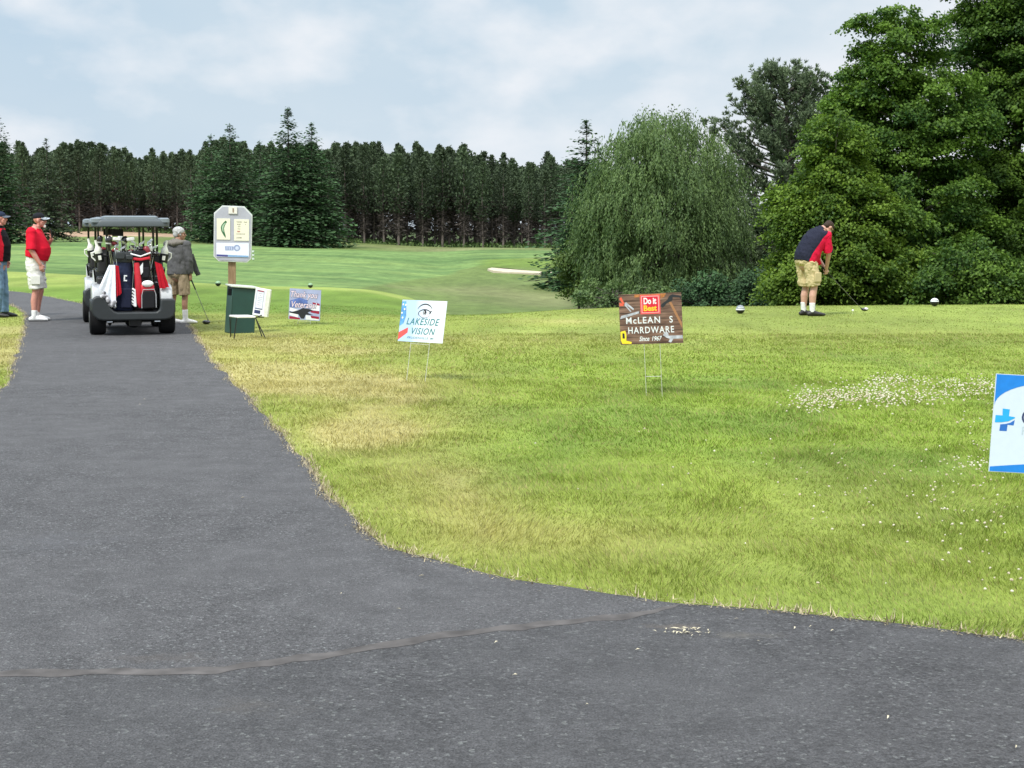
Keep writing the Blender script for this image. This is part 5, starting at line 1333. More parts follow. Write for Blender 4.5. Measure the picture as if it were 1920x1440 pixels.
def make_cart(label):
    root = empty('golf_cart'); tag(root, label, 'golf cart', 'golf carts parked in line on the path')
    # underbody and floor
    mb = MB(); mb.box((0, .75, .27), (.92, 2.1, .06)); mb.box((0, 1.1, .31), (1.06, .75, .04)); mb.build('floor_pan', BLK, root, bevel=.01)
    # body tub: rear fenders either side of the bag well
    b = MB()
    for s in (-1, 1):
        pts = [(-.31, .44), (-.31, .60), (-.25, .70), (-.1, .735), (.35, .745), (.55, .72), (.62, .60), (.62, .34), (.32, .34), (.25, .44), (.14, .50), (-.05, .51), (-.2, .46), (-.27, .38)]
        b.prism([(p[0], p[1]) for p in pts], s * .40, s * .575, axis='x')
    b.box((0, .42, .58), (.80, .40, .34)); b.box((0, .20, .62), (.80, .05, .30))
    b.build('body', BODY, root, bevel=.025, seg=3)
    # front cowl
    prof = [(1.28, .36), (1.28, .80), (1.36, .92), (1.46, .95), (1.60, .86), (1.84, .70), (2.02, .55), (2.08, .40), (2.04, .28), (1.9, .26), (1.9, .36), (1.82, .46), (1.65, .48), (1.5, .42), (1.44, .34)]
    MB().prism(prof, -.52, .52, axis='x').build('front_cowl', BODY, root, bevel=.04, seg=3)
    MB().box((0, 1.30, .86), (1.0, .14, .12)).build('dashboard', PL_DARK, root, bevel=.02)
    # rear bumper, one U shaped moulding
    out = [(-.43, .585), (-.52, .585), (-.575, .55), (-.60, .47), (-.597, .38), (-.57, .30), (-.51, .245), (-.42, .225), (.44, .225), (.53, .24), (.585, .285), (.607, .36), (.607, .50), (.59, .535), (.39, .535), (.385, .43), (.372, .375), (.335, .345), (-.22, .345), (-.27, .36), (-.32, .41), (-.36, .49)]
    MB().prism(out, -.43, -.30).build('rear_bumper', PL_DARK, root, bevel=.03, seg=3)
    mb = MB()
    for s in (-1, 1): mb.prism([(-.36, .36), (-.36, .52), (-.05, .53), (.12, .53), (.26, .46), (.33, .36), (.27, .34), (.2, .42), (.1, .475), (-.05, .48), (-.2, .45), (-.27, .37)], s * .42, s * .605, axis='x')
    mb.build('fender_trim', PL_DARK, root, bevel=.015)
    MB().box((0.03, -.14, .345), (.72, .36, .03)).box((.03, .06, .55), (.74, .03, .42)).build('bag_well', BLK, root, bevel=.01)
    # running gear
    mb = MB(); mb.tube([(-.5, 0, .215), (.5, 0, .215)], .035, 10); mb.ball((.02, .02, .19), (.13, .13, .10), 14, 8); mb.box((.03, -.22, .19), (.17, .14, .11))
    for s in (-1, 1): mb.tube([(s * .33, -.36, .235), (s * .33, -.1, .155), (s * .33, .3, .25)], (.025), 6); mb.tube([(s * .33, -.3, .20), (s * .28, -.32, .20)], .02, 6)
    mb.build('axle_and_motor', BLK, root, bevel=0)
    for s in (-1, 1):
        mm = MB().tube([(s * .30, -.435, .205), (s * .38, -.435, .205)], .008, 6); mm.build('spring_clip', STEELM, root)
    for (x, y) in ((-.50, 0), (.50, 0), (-.47, 1.67), (.47, 1.67)):
        w_ = empty('wheel'); w_.parent = root; w_.location = (x, y, .218)
        rr = .218; hw = .115 if y == 0 else .1
        pr = [(-hw, rr * .62), (-hw, rr * .86), (-hw * .86, rr * .97), (-hw * .4, rr), (hw * .4, rr), (hw * .86, rr * .97), (hw, rr * .86), (hw, rr * .62)]
        MB().tube([(p[0], 0, 0) for p in pr], [p[1] for p in pr], 28, side=(0, 1, 0)).build('tyre', TYRE, w_, angle=30)
        sg = 1 if x > 0 else -1
        MB().tube([(sg * (hw - .01), 0, 0), (sg * (hw + .006), 0, 0), (sg * (hw + .004), 0, 0)], [rr * .6, rr * .56, rr * .2], 20, side=(0, 1, 0)).build('rim', RIM_, w_, angle=30)
    # seats
    MB().box((0, .42, .79), (.98, .46, .11)).build('seat', VINYL, root, bevel=.035, seg=3)
    for s in (-1, 1): MB().box((s * .25, .20, 1.05), (.46, .09, .30), rot=(R(-8), 0, 0)).build('backrest', VINYL, root, bevel=.035, seg=3)
    for s in (-1, 1):
        mb = MB(); mb.tube([(s * .5, .6, .76), (s * .52, .5, .95), (s * .5, .28, .97), (s * .46, .17, .93)], .014, 8); mb.build('hip_restraint', BLK, root)
    # posts
    for s in (-1, 1):
        MB().tube([(s * .335, .09, .70), (s * .335, .06, 1.15), (s * .335, .02, 1.62)], .017, 8).build('rear_post', BLK, root)
        MB().tube([(s * .47, 1.42, .86), (s * .465, 1.22, 1.62)], .018, 8).build('front_post', BLK, root)
    MB().tube([(-.36, .06, .98), (.36, .06, .98)], .015, 8).tube([(-.34, -.05, .80), (.34, -.05, .80)], .013, 8).tube([(-.40, .05, 1.16), (.40, .05, 1.16)], .012, 8).build('bag_rack', BLK, root)
    # steering
    mb = MB(); ring = [(-.26 + .17 * math.cos(a), .98 + .06 * math.sin(a) * 0 + .0, 1.0 + .17 * math.sin(a)) for a in np.linspace(0, 2 * math.pi, 25)]
    ring = [(x, .98 - (z - 1.0) * .45, z) for x, _, z in ring]
    mb.tube(ring, .012, 7, cap=False); mb.tube([(-.26, .98, 1.0), (-.26, 1.25, .85)], .018, 7); mb.tube([(-.42, .98, 1.0), (-.10, .98, 1.0)], .01, 6); mb.build('steering_wheel', BLK, root)
    # roof: rounded slab with raised middle and drip channels
    def rrect(hx, y0, y1, r_, z, n=5, cx=0):
        P = []
        for (sx, cy, a0) in ((1, y1 - r_, 0), (-1, y1 - r_, 90), (-1, y0 + r_, 180), (1, y0 + r_, 270)):
            for i in range(n + 1):
                a = R(a0 + 90 * i / n); P.append((cx + sx * (hx - r_) + r_ * math.cos(a), cy + r_ * math.sin(a), z))
        return P
    def lofted(rings):
        mb = MB(); n = len(rings[0]); vs = [p for rg in rings for p in rg]
        fs = [(i * n + k, i * n + (k + 1) % n, (i + 1) * n + (k + 1) % n, (i + 1) * n + k) for i in range(len(rings) - 1) for k in range(n)]
        fs += [tuple(reversed(range(n))), tuple(range((len(rings) - 1) * n, len(rings) * n))]
        mb.add(vs, fs); return mb
    y0, y1 = -.30, 1.50
    lofted([rrect(.545, y0 + .02, y1 - .02, .14, 1.585), rrect(.562, y0, y1, .15, 1.60), rrect(.562, y0, y1, .15, 1.665), rrect(.54, y0 + .02, y1 - .02, .14, 1.695), rrect(.50, y0 + .06, y1 - .06, .12, 1.70)]).build('roof', ROOF, root, angle=50)
    lofted([rrect(.40, y0 + .03, y1 - .03, .06, 1.69, cx=.0), rrect(.395, y0 + .035, y1 - .04, .06, 1.735), rrect(.36, y0 + .09, y1 - .1, .05, 1.752)]).build('roof_ridge', ROOFT, root, angle=50)
    for s in (-1, 1): lofted([rrect(.075, y0 + .005, y1 - .1, .05, 1.655, cx=s * .485), rrect(.072, y0 + .008, y1 - .1, .05, 1.705, cx=s * .485), rrect(.05, y0 + .04, y1 - .14, .04, 1.722, cx=s * .485)]).build('roof_corner', ROOFT, root, angle=50)
    # number plate sized black information holder under the roof
    MB().box((-.13, 1.25, 1.50), (.17, .02, .11)).build('message_holder', BLK, root)
    for s in (-1, 1): MB().ball((s * .585, -.355, .0), (.001, .001, .001), 4, 3) if False else None
    return root

def club(kind, x, y, z, lean, turn, label, glen=.0, hat=None):
    """club standing head up in a bag; (x, y, z) is where the shaft leaves the bag, glen how far the head sticks out"""
    root = empty('golf_club', (x, y, z)); tag(root, label, 'golf club', 'golf clubs standing in the cart bags'); root.rotation_euler = (lean[0], lean[1], turn)
    MB().tube([(0, 0, -.42), (0, 0, glen)], .0050, 7).build('shaft', STEELM, root)
    if kind == 'iron':
        MB().prism([(-.008, -.03), (.008, -.03), (.012, .0), (.055, .012), (.078, .045), (.074, .062), (.0, .022), (-.010, .012)], -.007, .007).build('head', STEELM, root, bevel=.003).location = (0, 0, glen)
    elif kind == 'wood':
        mb = MB().ball((.035, 0, .02), (.060, .052, .032), 14, 8).tube([(0, 0, -.04), (.005, 0, .01)], .009, 8); mb.build('head', hat or CBLACK, root).location = (0, 0, glen)
    elif kind == 'cover':
        mb = MB().tube([(0, 0, -.12), (0, 0, -.03), (.01, 0, .02), (.025, 0, .07), (.02, 0, .10)], [.022, .030, .050, .048, .022], 12, side=(1, 0, 0)); mb.build('head_cover', hat or CBLACK, root).location = (0, 0, glen)
        MB().tube([(.002, 0, -.02), (.006, 0, .0)], [.038, .047], 12, side=(1, 0, 0)).build('cover_stripe', CWHITE, root).location = (0, 0, glen)
    elif kind == 'putter':
        MB().box((.02, 0, .02), (.115, .05, .05)).build('head', hat or CWHITE, root, bevel=.012).location = (0, 0, glen)
    return root

def bag_loft(zs, a, b, side=1.0):
    return zs

def make_bag(x, y, z, lean, kind, label):
    root = empty('golf_bag', (x, y, z)); tag(root, label, 'golf bag', 'golf bags strapped to the carts'); root.rotation_euler = lean
    if kind == 'navy':
        M1 = plain('bag_navy', (0.018, 0.024, 0.055), rough=.7, var=.25, scale=25); M2 = plain('bag_white_panel', (0.70, 0.73, 0.76), rough=.6)
        MB().tube([(0, 0, 0), (0, 0, .03), (0, 0, .3), (0, 0, .55), (0, 0, .72)], [(.13, .11), (.145, .125), (.14, .12), (.13, .115), (.135, .12)], 20, side=(1, 0, 0)).build('body', M1, root, angle=60)
        MB().box((.03, -.135, .18), (.16, .07, .30)).build('pocket', plain('bag_navy_dark', (0.012, 0.015, 0.035), rough=.75), root, bevel=.025, seg=3)
        c = MB().tube([(0, 0, .70), (0, 0, .74), (0, .01, .82), (0, .01, .86)], [(.14, .125), (.155, .135), (.16, .14), (.15, .13)], 20, side=(1, 0, 0)); c.box((-.06, -.13, .80), (.13, .06, .10)); c.box((.07, -.135, .78), (.10, .05, .07)); c.build('cuff', PL_DARK, root, bevel=.012)
        MB().prism([(-.005, .52), (.04, .52), (.04, .50), (.012, .50), (.012, .45), (.04, .45), (.04, .43), (-.01, .43)], -.13, -.118).build('emblem', M2, root)
        MB().tube([(-.12, -.08, .7), (-.16, -.16, .45), (-.12, -.1, .12)], [(.02, .006)] * 3, 8, side=(1, 0, 0)).build('strap', M1, root)
    elif kind == 'red':
        MR = plain('bag_red', (0.52, 0.012, 0.028), rough=.5, var=.12, scale=10); MWh = plain('bag_white', (0.76, 0.78, 0.80), rough=.5); MBk = plain('bag_black', (0.014, 0.014, 0.017), rough=.7); MGy = plain('bag_piping', (0.42, 0.43, 0.45), rough=.5)
        MB().tube([(0, 0, 0), (0, 0, .03), (0, 0, .3), (0, 0, .55), (0, 0, .72)], [(.14, .11), (.155, .13), (.15, .125), (.135, .12), (.14, .125)], 20, side=(1, 0, 0)).build('body', MBk, root, angle=60)
        MB().tube([(-.045, -.10, .05), (-.055, -.125, .12), (-.055, -.13, .40), (-.06, -.12, .70)], [(.03, .03), (.055, .04), (.05, .04), (.04, .03)], 14, side=(1, 0, 0)).build('red_side_pocket', MR, root, angle=60)
        MB().prism([(-.145, .34), (-.10, .31), (-.098, .06), (-.125, .05), (-.175, .10), (-.185, .14)], -.165, -.12).build('white_side_panel', MWh, root, bevel=.008)
        for i in range(5): MB().prism([(-.175 + i * .006, .115 + i * .045), (-.145 + i * .006, .095 + i * .045), (-.145 + i * .006, .107 + i * .045), (-.175 + i * .006, .135 + i * .045)], -.170, -.163).build('panel_stripe', MBk, root)
        MB().box((.07, -.145, .30), (.20, .08, .16)).build('red_front_pocket', MR, root, bevel=.035, seg=3)
        pk = MB().prism([(-.02, .02), (.165, .02), (.175, .22), (.16, .285), (.01, .285), (-.01, .22)], -.20, -.12).build('lower_pocket', MBk, root, bevel=.02, seg=3)
        MB().tube([(-.028, -.185, .03), (-.018, -.19, .22), (.005, -.19, .30), (.165, -.19, .30), (.185, -.19, .22), (.178, -.185, .03)], .006, 6).build('piping', MGy, pk)
        MB().ball((.075, -.19, .385), (.085, .035, .05), 16, 8).build('ball_pouch', MWh, root)
        MB().box((.06, -.13, .55), (.11, .04, .16)).build('black_upper_pocket', MBk, root, bevel=.02)
        MB().prism([(-.02, .64), (.03, .70), (.02, .56), (-.01, .52)], -.15, -.12).build('white_flash', MWh, root)
        c = MB().tube([(0, 0, .70), (0, 0, .76), (0, .01, .84), (0, .01, .88)], [(.145, .125), (.16, .14), (.165, .145), (.155, .135)], 20, side=(1, 0, 0)); c.build('cuff', MBk, root, angle=60)
        MB().tube([(-.15, -.10, .84), (0, -.155, .79), (.15, -.10, .84)], .012, 8).build('cuff_trim', MWh, root); MB().tube([(-.13, -.125, .765), (0, -.155, .745), (.13, -.125, .765)], [(.02, .012)] * 3, 8, side=(0, 0, 1)).build('cuff_band', MR, root)
    else:
        MBk = plain('bag_black', (0.014, 0.014, 0.017), rough=.7)
        MB().tube([(0, 0, 0), (0, 0, .03), (0, 0, .3), (0, 0, .55), (0, 0, .84)], [(.13, .11), (.15, .13), (.145, .125), (.13, .115), (.15, .13)], 20, side=(1, 0, 0)).build('body', MBk, root, angle=60)
        MB().box((0, -.13, .22), (.20, .08, .34)).build('pocket', MBk, root, bevel=.025, seg=3)
        MB().tube([(-.12, -.10, .7), (-.155, -.12, .5), (-.15, -.11, .3)], .007, 8).build('piping', plain('bag_piping', (0.42, 0.43, 0.45), rough=.5), root)
    return root

def make_bottle(x, y, z, s, label):
    root = empty('sand_bottle', (x, y, z)); tag(root, label, 'sand bottle', 'white sand bottles on the cart sides'); root.rotation_euler = (0, R(8 * s), 0)
    W_ = plain('bottle_white', (0.78, 0.79, 0.72), rough=.35)
    MB().tube([(0, 0, 0), (0, 0, .13), (0, 0, .155), (0, 0, .185), (.006 * s, 0, .22), (.012 * s, 0, .30)], [.055, .055, .058, .040, .022, .020], 14, side=(1, 0, 0)).build('bottle', W_, root, angle=50)
    MB().tube([(s * .05, 0, .13), (s * .10, 0, .12), (s * .105, 0, .06), (s * .06, 0, .0)], .012, 8).build('handle', W_, root)
    MB().tube([(0, 0, -.03), (0, 0, .10)], [.062, .068], 14, side=(1, 0, 0)).build('holder', BLK, root); MB().box((-.005 * s, -.066, .035), (.045, .008, .065)).build('holder_label', W_, root, bevel=.002)
    return root

def place(objs, M):
    """carry loose things by a cart's placement"""
    for o in objs:
        loc = M @ o.location.to_4d().to_3d()
        e = (M.to_3x3() @ o.rotation_euler.to_matrix())
        o.location = loc; o.rotation_euler = e.to_euler()

def cart_set(cart, px, Y, near):
    p = PD(px, 600, Y); h = math.atan2((px - 70), F) if False else R(14.0)
    # heading: towards picture column about 70
    cart.location = (p.x, Y, 0.008); cart.rotation_euler = (0, 0, R(16.5))
    M = Matrix.Translation(cart.location) @ Matrix.Rotation(R(16.5), 4, 'Z')
    w_ = 'near' if near else 'far'
    things = []
    rr = np.random.default_rng(61 if near else 62)
    if near:
        b1 = make_bag(-.13, -.20, .36, (R(-3), R(2), 0), 'navy', 'navy golf bag with dark cuff, left one on the nearer cart')
        b2 = make_bag(.155, -.19, .36, (R(-3), R(-2), 0), 'red', 'red, black and white golf bag, right one on the nearer cart')
    else:
        b1 = make_bag(-.17, -.18, .36, (R(-3), R(2), 0), 'black', 'black golf bag on the farther cart, left one')
        b2 = make_bag(.17, -.18, .36, (R(-3), R(-2), 0), 'black', 'black golf bag on the farther cart, right one')
    things += [b1, b2]
    things.append(make_bottle(-.445, .0, 1.10, -1, f'white sand bottle with handle on the left side of the {w_}er cart' if near else 'white sand bottle with handle on the left side of the farther cart'))
    things.append(make_bottle(.475, .0, 1.09, 1, 'white sand bottle with handle on the right side of the nearer cart' if near else 'white sand bottle with handle on the right side of the farther cart'))
    kinds = ['cover', 'iron', 'wood', 'iron', 'putter', 'iron', 'iron', 'cover', 'iron', 'iron', 'wood', 'iron', 'iron']
    names = {'cover': 'club in striped head cover', 'iron': 'steel iron', 'putter': 'white headed putter', 'wood': 'black headed wood'}
    side_n = ['left', 'right']
    for bi, (bx, n) in enumerate(((-.15, 12), (.16, 12))):
        for i in range(n):
            kd = kinds[(i + bi * 4) % len(kinds)]
            ox = bx + (i / (n - 1) - .5) * .30; oy = -.19 + rr.uniform(-.07, .07)
            lab = f'{names[kd]}, {["first", "second", "third", "fourth", "fifth", "sixth", "seventh", "eighth", "ninth", "tenth", "eleventh", "twelfth"][i]} from left in the {side_n[bi]} bag of the {"nearer" if near else "farther"} cart'
            if near or i % 2 == 0:
                hat = [CBLACK, CWHITE, plain('club_maroon', (0.2, 0.02, 0.03), rough=.4), CBLACK][(i + bi) % 4] if kd in ('cover', 'wood') else None
                things.append(club(kd, ox, oy, 1.12, (R(rr.uniform(-8, 4)), R((ox - bx) * 60 + rr.uniform(-5, 5)), 0), rr.uniform(-.7, .7) + (3.14 if rr.random() < .4 else 0), lab, glen=rr.uniform(.04, .24) if kd != 'putter' else .27, hat=hat))
    place(things, M)
    return M

near = make_cart('nearer golf cart seen from behind with red and navy golf bags'); 
far = copy_tree(near); far['label'] = 'farther golf cart mostly hidden in front of the nearer one'
M1 = cart_set(near, 248, 22.95, True); M2 = cart_set(far, 227, 25.95, False)

def cloth(name, pts, mat, label, cat, depth=.012, M=M1, wav=.012, seed=1, nx=14, nz=22):
    """hanging cloth: quad patch between four corners (x, y, z), with folds"""
    r = np.random.default_rng(seed); A, B, C_, D_ = [np.array(p, float) for p in pts]
    V = []
    for layer in (0, 1):
        for j in range(nz + 1):
            v = j / nz
            for i in range(nx + 1):
                u = i / nx
                p = (A * (1 - u) + B * u) * (1 - v) + (D_ * (1 - u) + C_ * u) * v
                f = math.sin(u * 15 + 2 * v + seed) * wav * (.3 + v) + math.sin(u * 6 + seed * 2) * wav * 1.3 * v
                p = p + np.array([0, f - layer * depth * -1, math.sin(u * 9 + seed) * .006 * v]); V.append(p)
    n1 = (nx + 1) * (nz + 1); Fs = []
    for j in range(nz):
        for i in range(nx):
            a = j * (nx + 1) + i; Fs.append((a, a + 1, a + nx + 2, a + nx + 1)); Fs.append((a + n1, a + n1 + nx + 1, a + n1 + nx + 2, a + n1 + 1))
    o = np_mesh(name, np.array(V), np.array(Fs), 4, mat, smooth=True)
    for i_ in range(len(o.data.vertices)): pass
    o.matrix_world = M; tag(o, label, cat); return o
TWH = plain('towel_white', (0.74, 0.78, 0.84), rough=.9, bump=.4, bscale=250); TRD = plain('towel_red', (0.42, 0.012, 0.025), rough=.9, bump=.4, bscale=250)
cloth('towel', [(-.325, -.33, 1.035), (-.24, -.35, 1.035), (-.245, -.42, .43), (-.48, -.38, .70)], TWH, 'white towel hanging in a long point over the left bag of the nearer cart', 'towel', seed=2)
cloth('towel', [(-.24, -.345, 1.03), (-.19, -.345, 1.02), (-.16, -.40, .62), (-.235, -.40, .57)], TRD, 'narrow red towel hanging beside the white towel on the nearer cart', 'towel', seed=5, wav=.008)
cloth('jacket', [(.33, -.28, 1.08), (.43, -.26, 1.04), (.53, -.30, .70), (.39, -.33, .68)], TRD, 'dark red jacket hanging at the right side of the nearer cart', 'jacket', seed=7)
# crumpled grey and white bag cover at the left of the well
mb = MB(); r_ = np.random.default_rng(8)
for i in range(14):
    t = i / 13; mb.ball((-.40 + .14 * t + r_.normal(0, .018), -.40 + r_.normal(0, .012), .62 - .20 * t + r_.normal(0, .03)), tuple(r_.uniform(.022, .045, 3)), 8, 6)
o = mb.build('crumpled_pouch', plain('pouch_mottled', (0.40, 0.40, 0.43), rough=.8, var=.9, scale=16), None); o.matrix_world = M1
m_ = o.modifiers.new('r', 'REMESH'); m_.mode = 'VOXEL'; m_.voxel_size = .008; m_.use_smooth_shade = True
tag(o, 'crumpled grey and white pouch spilling over the left fender of the nearer cart', 'pouch')
# ------------------------------------------------------------------ people
SKIN = plain('skin', (0.52, 0.30, 0.225), rough=.5, var=.08, scale=30); SKIN2 = plain('skin_tanned', (0.36, 0.19, 0.125), rough=.5, var=.1, scale=30); SKINR = plain('skin_ruddy', (0.55, 0.25, 0.20), rough=.5, var=.1, scale=30)
def V3(*a): return Vector(a)

def finish(mb, name, mat, parent, voxel, smooth=4, folds=0.0, fseed=0, fscale=9.0, foldvec=(1, 1, .35)):
    me = bpy.data.meshes.new(name); me.from_pydata(mb.v, [], mb.f)
    bm = bmesh.new(); bm.from_mesh(me); bmesh.ops.recalc_face_normals(bm, faces=bm.faces); bm.to_mesh(me); bm.free()
    o = bpy.data.objects.new(name, me); COL.objects.link(o)
    m = o.modifiers.new('r', 'REMESH'); m.mode = 'VOXEL'; m.voxel_size = voxel; m.use_smooth_shade = True
    s = o.modifiers.new('s', 'SMOOTH'); s.iterations = smooth; s.factor = .5
    dg = bpy.context.evaluated_depsgraph_get(); dg.update()
    me2 = bpy.data.meshes.new_from_object(o.evaluated_get(dg)); me2.name = name
    bpy.data.objects.remove(o); bpy.data.meshes.remove(me)
    n = len(me2.vertices)
    if folds and n:
        co = np.zeros(n * 3, np.float32); me2.vertices.foreach_get('co', co); co = co.reshape(-1, 3).astype(float)
        no = np.zeros(n * 3, np.float32); me2.vertex_normals.foreach_get('vector', no); no = no.reshape(-1, 3)
        a = co[:, 0] * fscale * foldvec[0] + co[:, 1] * fscale * foldvec[1]; b = co[:, 2] * fscale * foldvec[2] * 2 + co[:, 1] * 3
        f = (np.abs(fbm(a, b, fseed, 3) - .5) * 2 - .35) + .5 * (fbm(a * .5 + 9, b * 2.2, fseed + 5, 2) - .5)
        co += no * (f * folds)[:, None]
        me2.vertices.foreach_set('co', co.astype(np.float32).ravel()); me2.update()
    for p in me2.polygons: p.use_smooth = True
    me2.materials.clear(); me2.materials.append(mat)
    o = bpy.data.objects.new(name, me2); link(o, parent); return o

def hand(mb, wr, dr, pn, thumb, curl=.5, s=1.0):
    """wr wrist point, dr direction of the palm, pn palm normal (towards the inside), thumb direction"""
    wr = Vector(wr); dr = Vector(dr).normalized(); pn = Vector(pn); pn = (pn - dr * pn.dot(dr)).normalized(); sd = dr.cross(pn).normalized(); th = Vector(thumb)
    if sd.dot(th) < 0: sd = -sd
    pl = .088 * s
    mb.tube([wr - dr * .02, wr + dr * .02, wr + dr * pl * .6, wr + dr * pl], [(.024 * s, .019 * s), (.032 * s, .017 * s), (.040 * s, .015 * s), (.038 * s, .013 * s)], 12, side=sd, round_cap=True)
    for i, (o_, ln) in enumerate(((.029, .070), (.010, .078), (-.010, .073), (-.028, .058))):
        b = wr + dr * pl * .95 + sd * o_ * s; c = curl + .08 * i; p = [b]; d = dr.copy(); ax = sd
        for k, q in enumerate((.42, .32, .26)):
            an = c * (0.7 + .45 * k); d = (d * math.cos(an) + pn * math.sin(an)).normalized(); nb = d.cross(ax); pn2 = (pn * math.cos(an) - dr * math.sin(an))
            p.append(p[-1] + d * ln * q * s)
        mb.tube(p, [.0092 * s, .0088 * s, .0082 * s, .0070 * s], 8, round_cap=True)
    b = wr + dr * .022 * s + sd * .026 * s
    mb.tube([b, b + (sd * .8 + dr * .6).normalized() * .03 * s + pn * .008, b + (sd * .45 + dr).normalized() * .062 * s + pn * .022 * s], [.0135 * s, .011 * s, .0085 * s], 8, round_cap=True)

def head(mb, c, fwd, up, s=1.0, wide=1.0):
    c = Vector(c); f = Vector(fwd).normalized(); u = Vector(up); u = (u - f * u.dot(f)).normalized(); r = f.cross(u)
    Mh = Matrix((r, f, u)).transposed().to_4x4(); Mh.translation = c
    S = Matrix.Scale(s, 4)
    M = Mh @ S
    mb.ball((0, -.008, .028), (.074 * wide, .092, .088), 18, 12, M)
    mb.ball((0, .022, -.045), (.056 * wide, .066, .068), 16, 10, M)
    mb.ball((0, .055, -.092), (.026, .026, .022), 10, 8, M)
    mb.tube([(0, .082, .012), (0, .104, -.018), (0, .098, -.034)], [.010, .0145, .012], 8, M=M, round_cap=True)
    mb.ball((0, .078, .022), (.045, .016, .011), 10, 6, M)
    mb.ball((0, .083, -.060), (.024, .010, .007), 10, 6, M); mb.ball((0, .080, -.073), (.021, .010, .007), 10, 6, M)
    for q in (-1, 1):
        mb.ball((q * .076 * wide, -.006, -.008), (.010, .021, .032), 10, 8, M, rot=(0, 0, q * .35))
        mb.ball((q * .036, .062, -.022), (.024, .020, .022), 10, 6, M)
    return M

def eyes(M, parent):
    for q in (-1, 1):
        MB().ball((q * .031, .0845, .004), (.013, .006, .0075), 10, 6, M).build('eye', plain('eye_dark', (0.05, 0.035, 0.03), rough=.2), parent)

def foot(mb, ank, d, up=0.0, L=.275, w=.048, h=.055):
    ank = Vector(ank); d = Vector(d); d.z = 0; d.normalize()
    b = Vector((ank.x, ank.y, 0)); sd = Vector((-d.y, d.x, 0))
    P = [b - d * .065 + V3(0, 0, .040), b - d * .03 + V3(0, 0, .048), b + d * .05 + V3(0, 0, .050), b + d * .12 + V3(0, 0, .040), b + d * (L - .09) + V3(0, 0, .031), b + d * (L - .07) + V3(0, 0, .027)]
    mb.tube(P, [(.037, .038), (.041, .046), (.044, .048), (w, .038), (w * .9, .028), (w * .6, .022)], 14, side=sd, round_cap=True)
    mb.tube([b + V3(0, 0, .05), b + V3(0, 0, .105)], [(.047, .054), (.046, .052)], 12, side=sd)
def sole(ank, d, name, mat, parent, L=.275, w=.050):
    d = Vector(d); d.z = 0; d.normalize(); sd = Vector((-d.y, d.x, 0)); b = Vector((ank[0], ank[1], 0)); P = []
    for t, ww in ((-.095, .4), (-.08, .75), (-.03, .85), (.04, .8), (.11, 1.0), (.16, .95), (L - .075, .6), (L - .062, .3)): P.append((t, ww))
    poly = [b + d * t + sd * w * ww for t, ww in P] + [b + d * t - sd * w * ww for t, ww in reversed(P)]
    return MB().prism([(p.x, p.y) for p in poly], 0.0, .02, axis='z').build(name, mat, parent, bevel=.003)

def recolor(o, mats, fn):
    for m in mats[1:]: o.data.materials.append(m)
    for p in o.data.polygons: p.material_index = fn(p.center)

def visor(M, parent, name, mat, r=.092, drop=.012, ln=.072):
    mb = MB(); n = 12; top = []; 
    for k in range(n + 1):
        a = R(25 + 130 * k / n); top.append((math.cos(a) * r * .80, math.sin(a) * r * .98, .052 - .010 * abs(math.cos(a)) * 1.5))
    outer = []
    for k in range(n + 1):
        a = R(25 + 130 * k / n); outer.append((math.cos(a) * r * .80, .088 * .2 + math.sin(a) * (r * .9 + ln), .052 - drop - .022 * abs(math.cos(a)) * 1.5))
    vs = top + outer + [(x, y, z - .005) for x, y, z in top] + [(x, y, z - .005) for x, y, z in outer]; N_ = n + 1; fs = []
    for k in range(n):
        fs += [(k, k + 1, N_ + k + 1, N_ + k), (2 * N_ + k, 3 * N_ + k, 3 * N_ + k + 1, 2 * N_ + k + 1), (N_ + k, N_ + k + 1, 3 * N_ + k + 1, 3 * N_ + k)]
    mb.add(vs, fs, M); return mb.build(name, mat, parent)

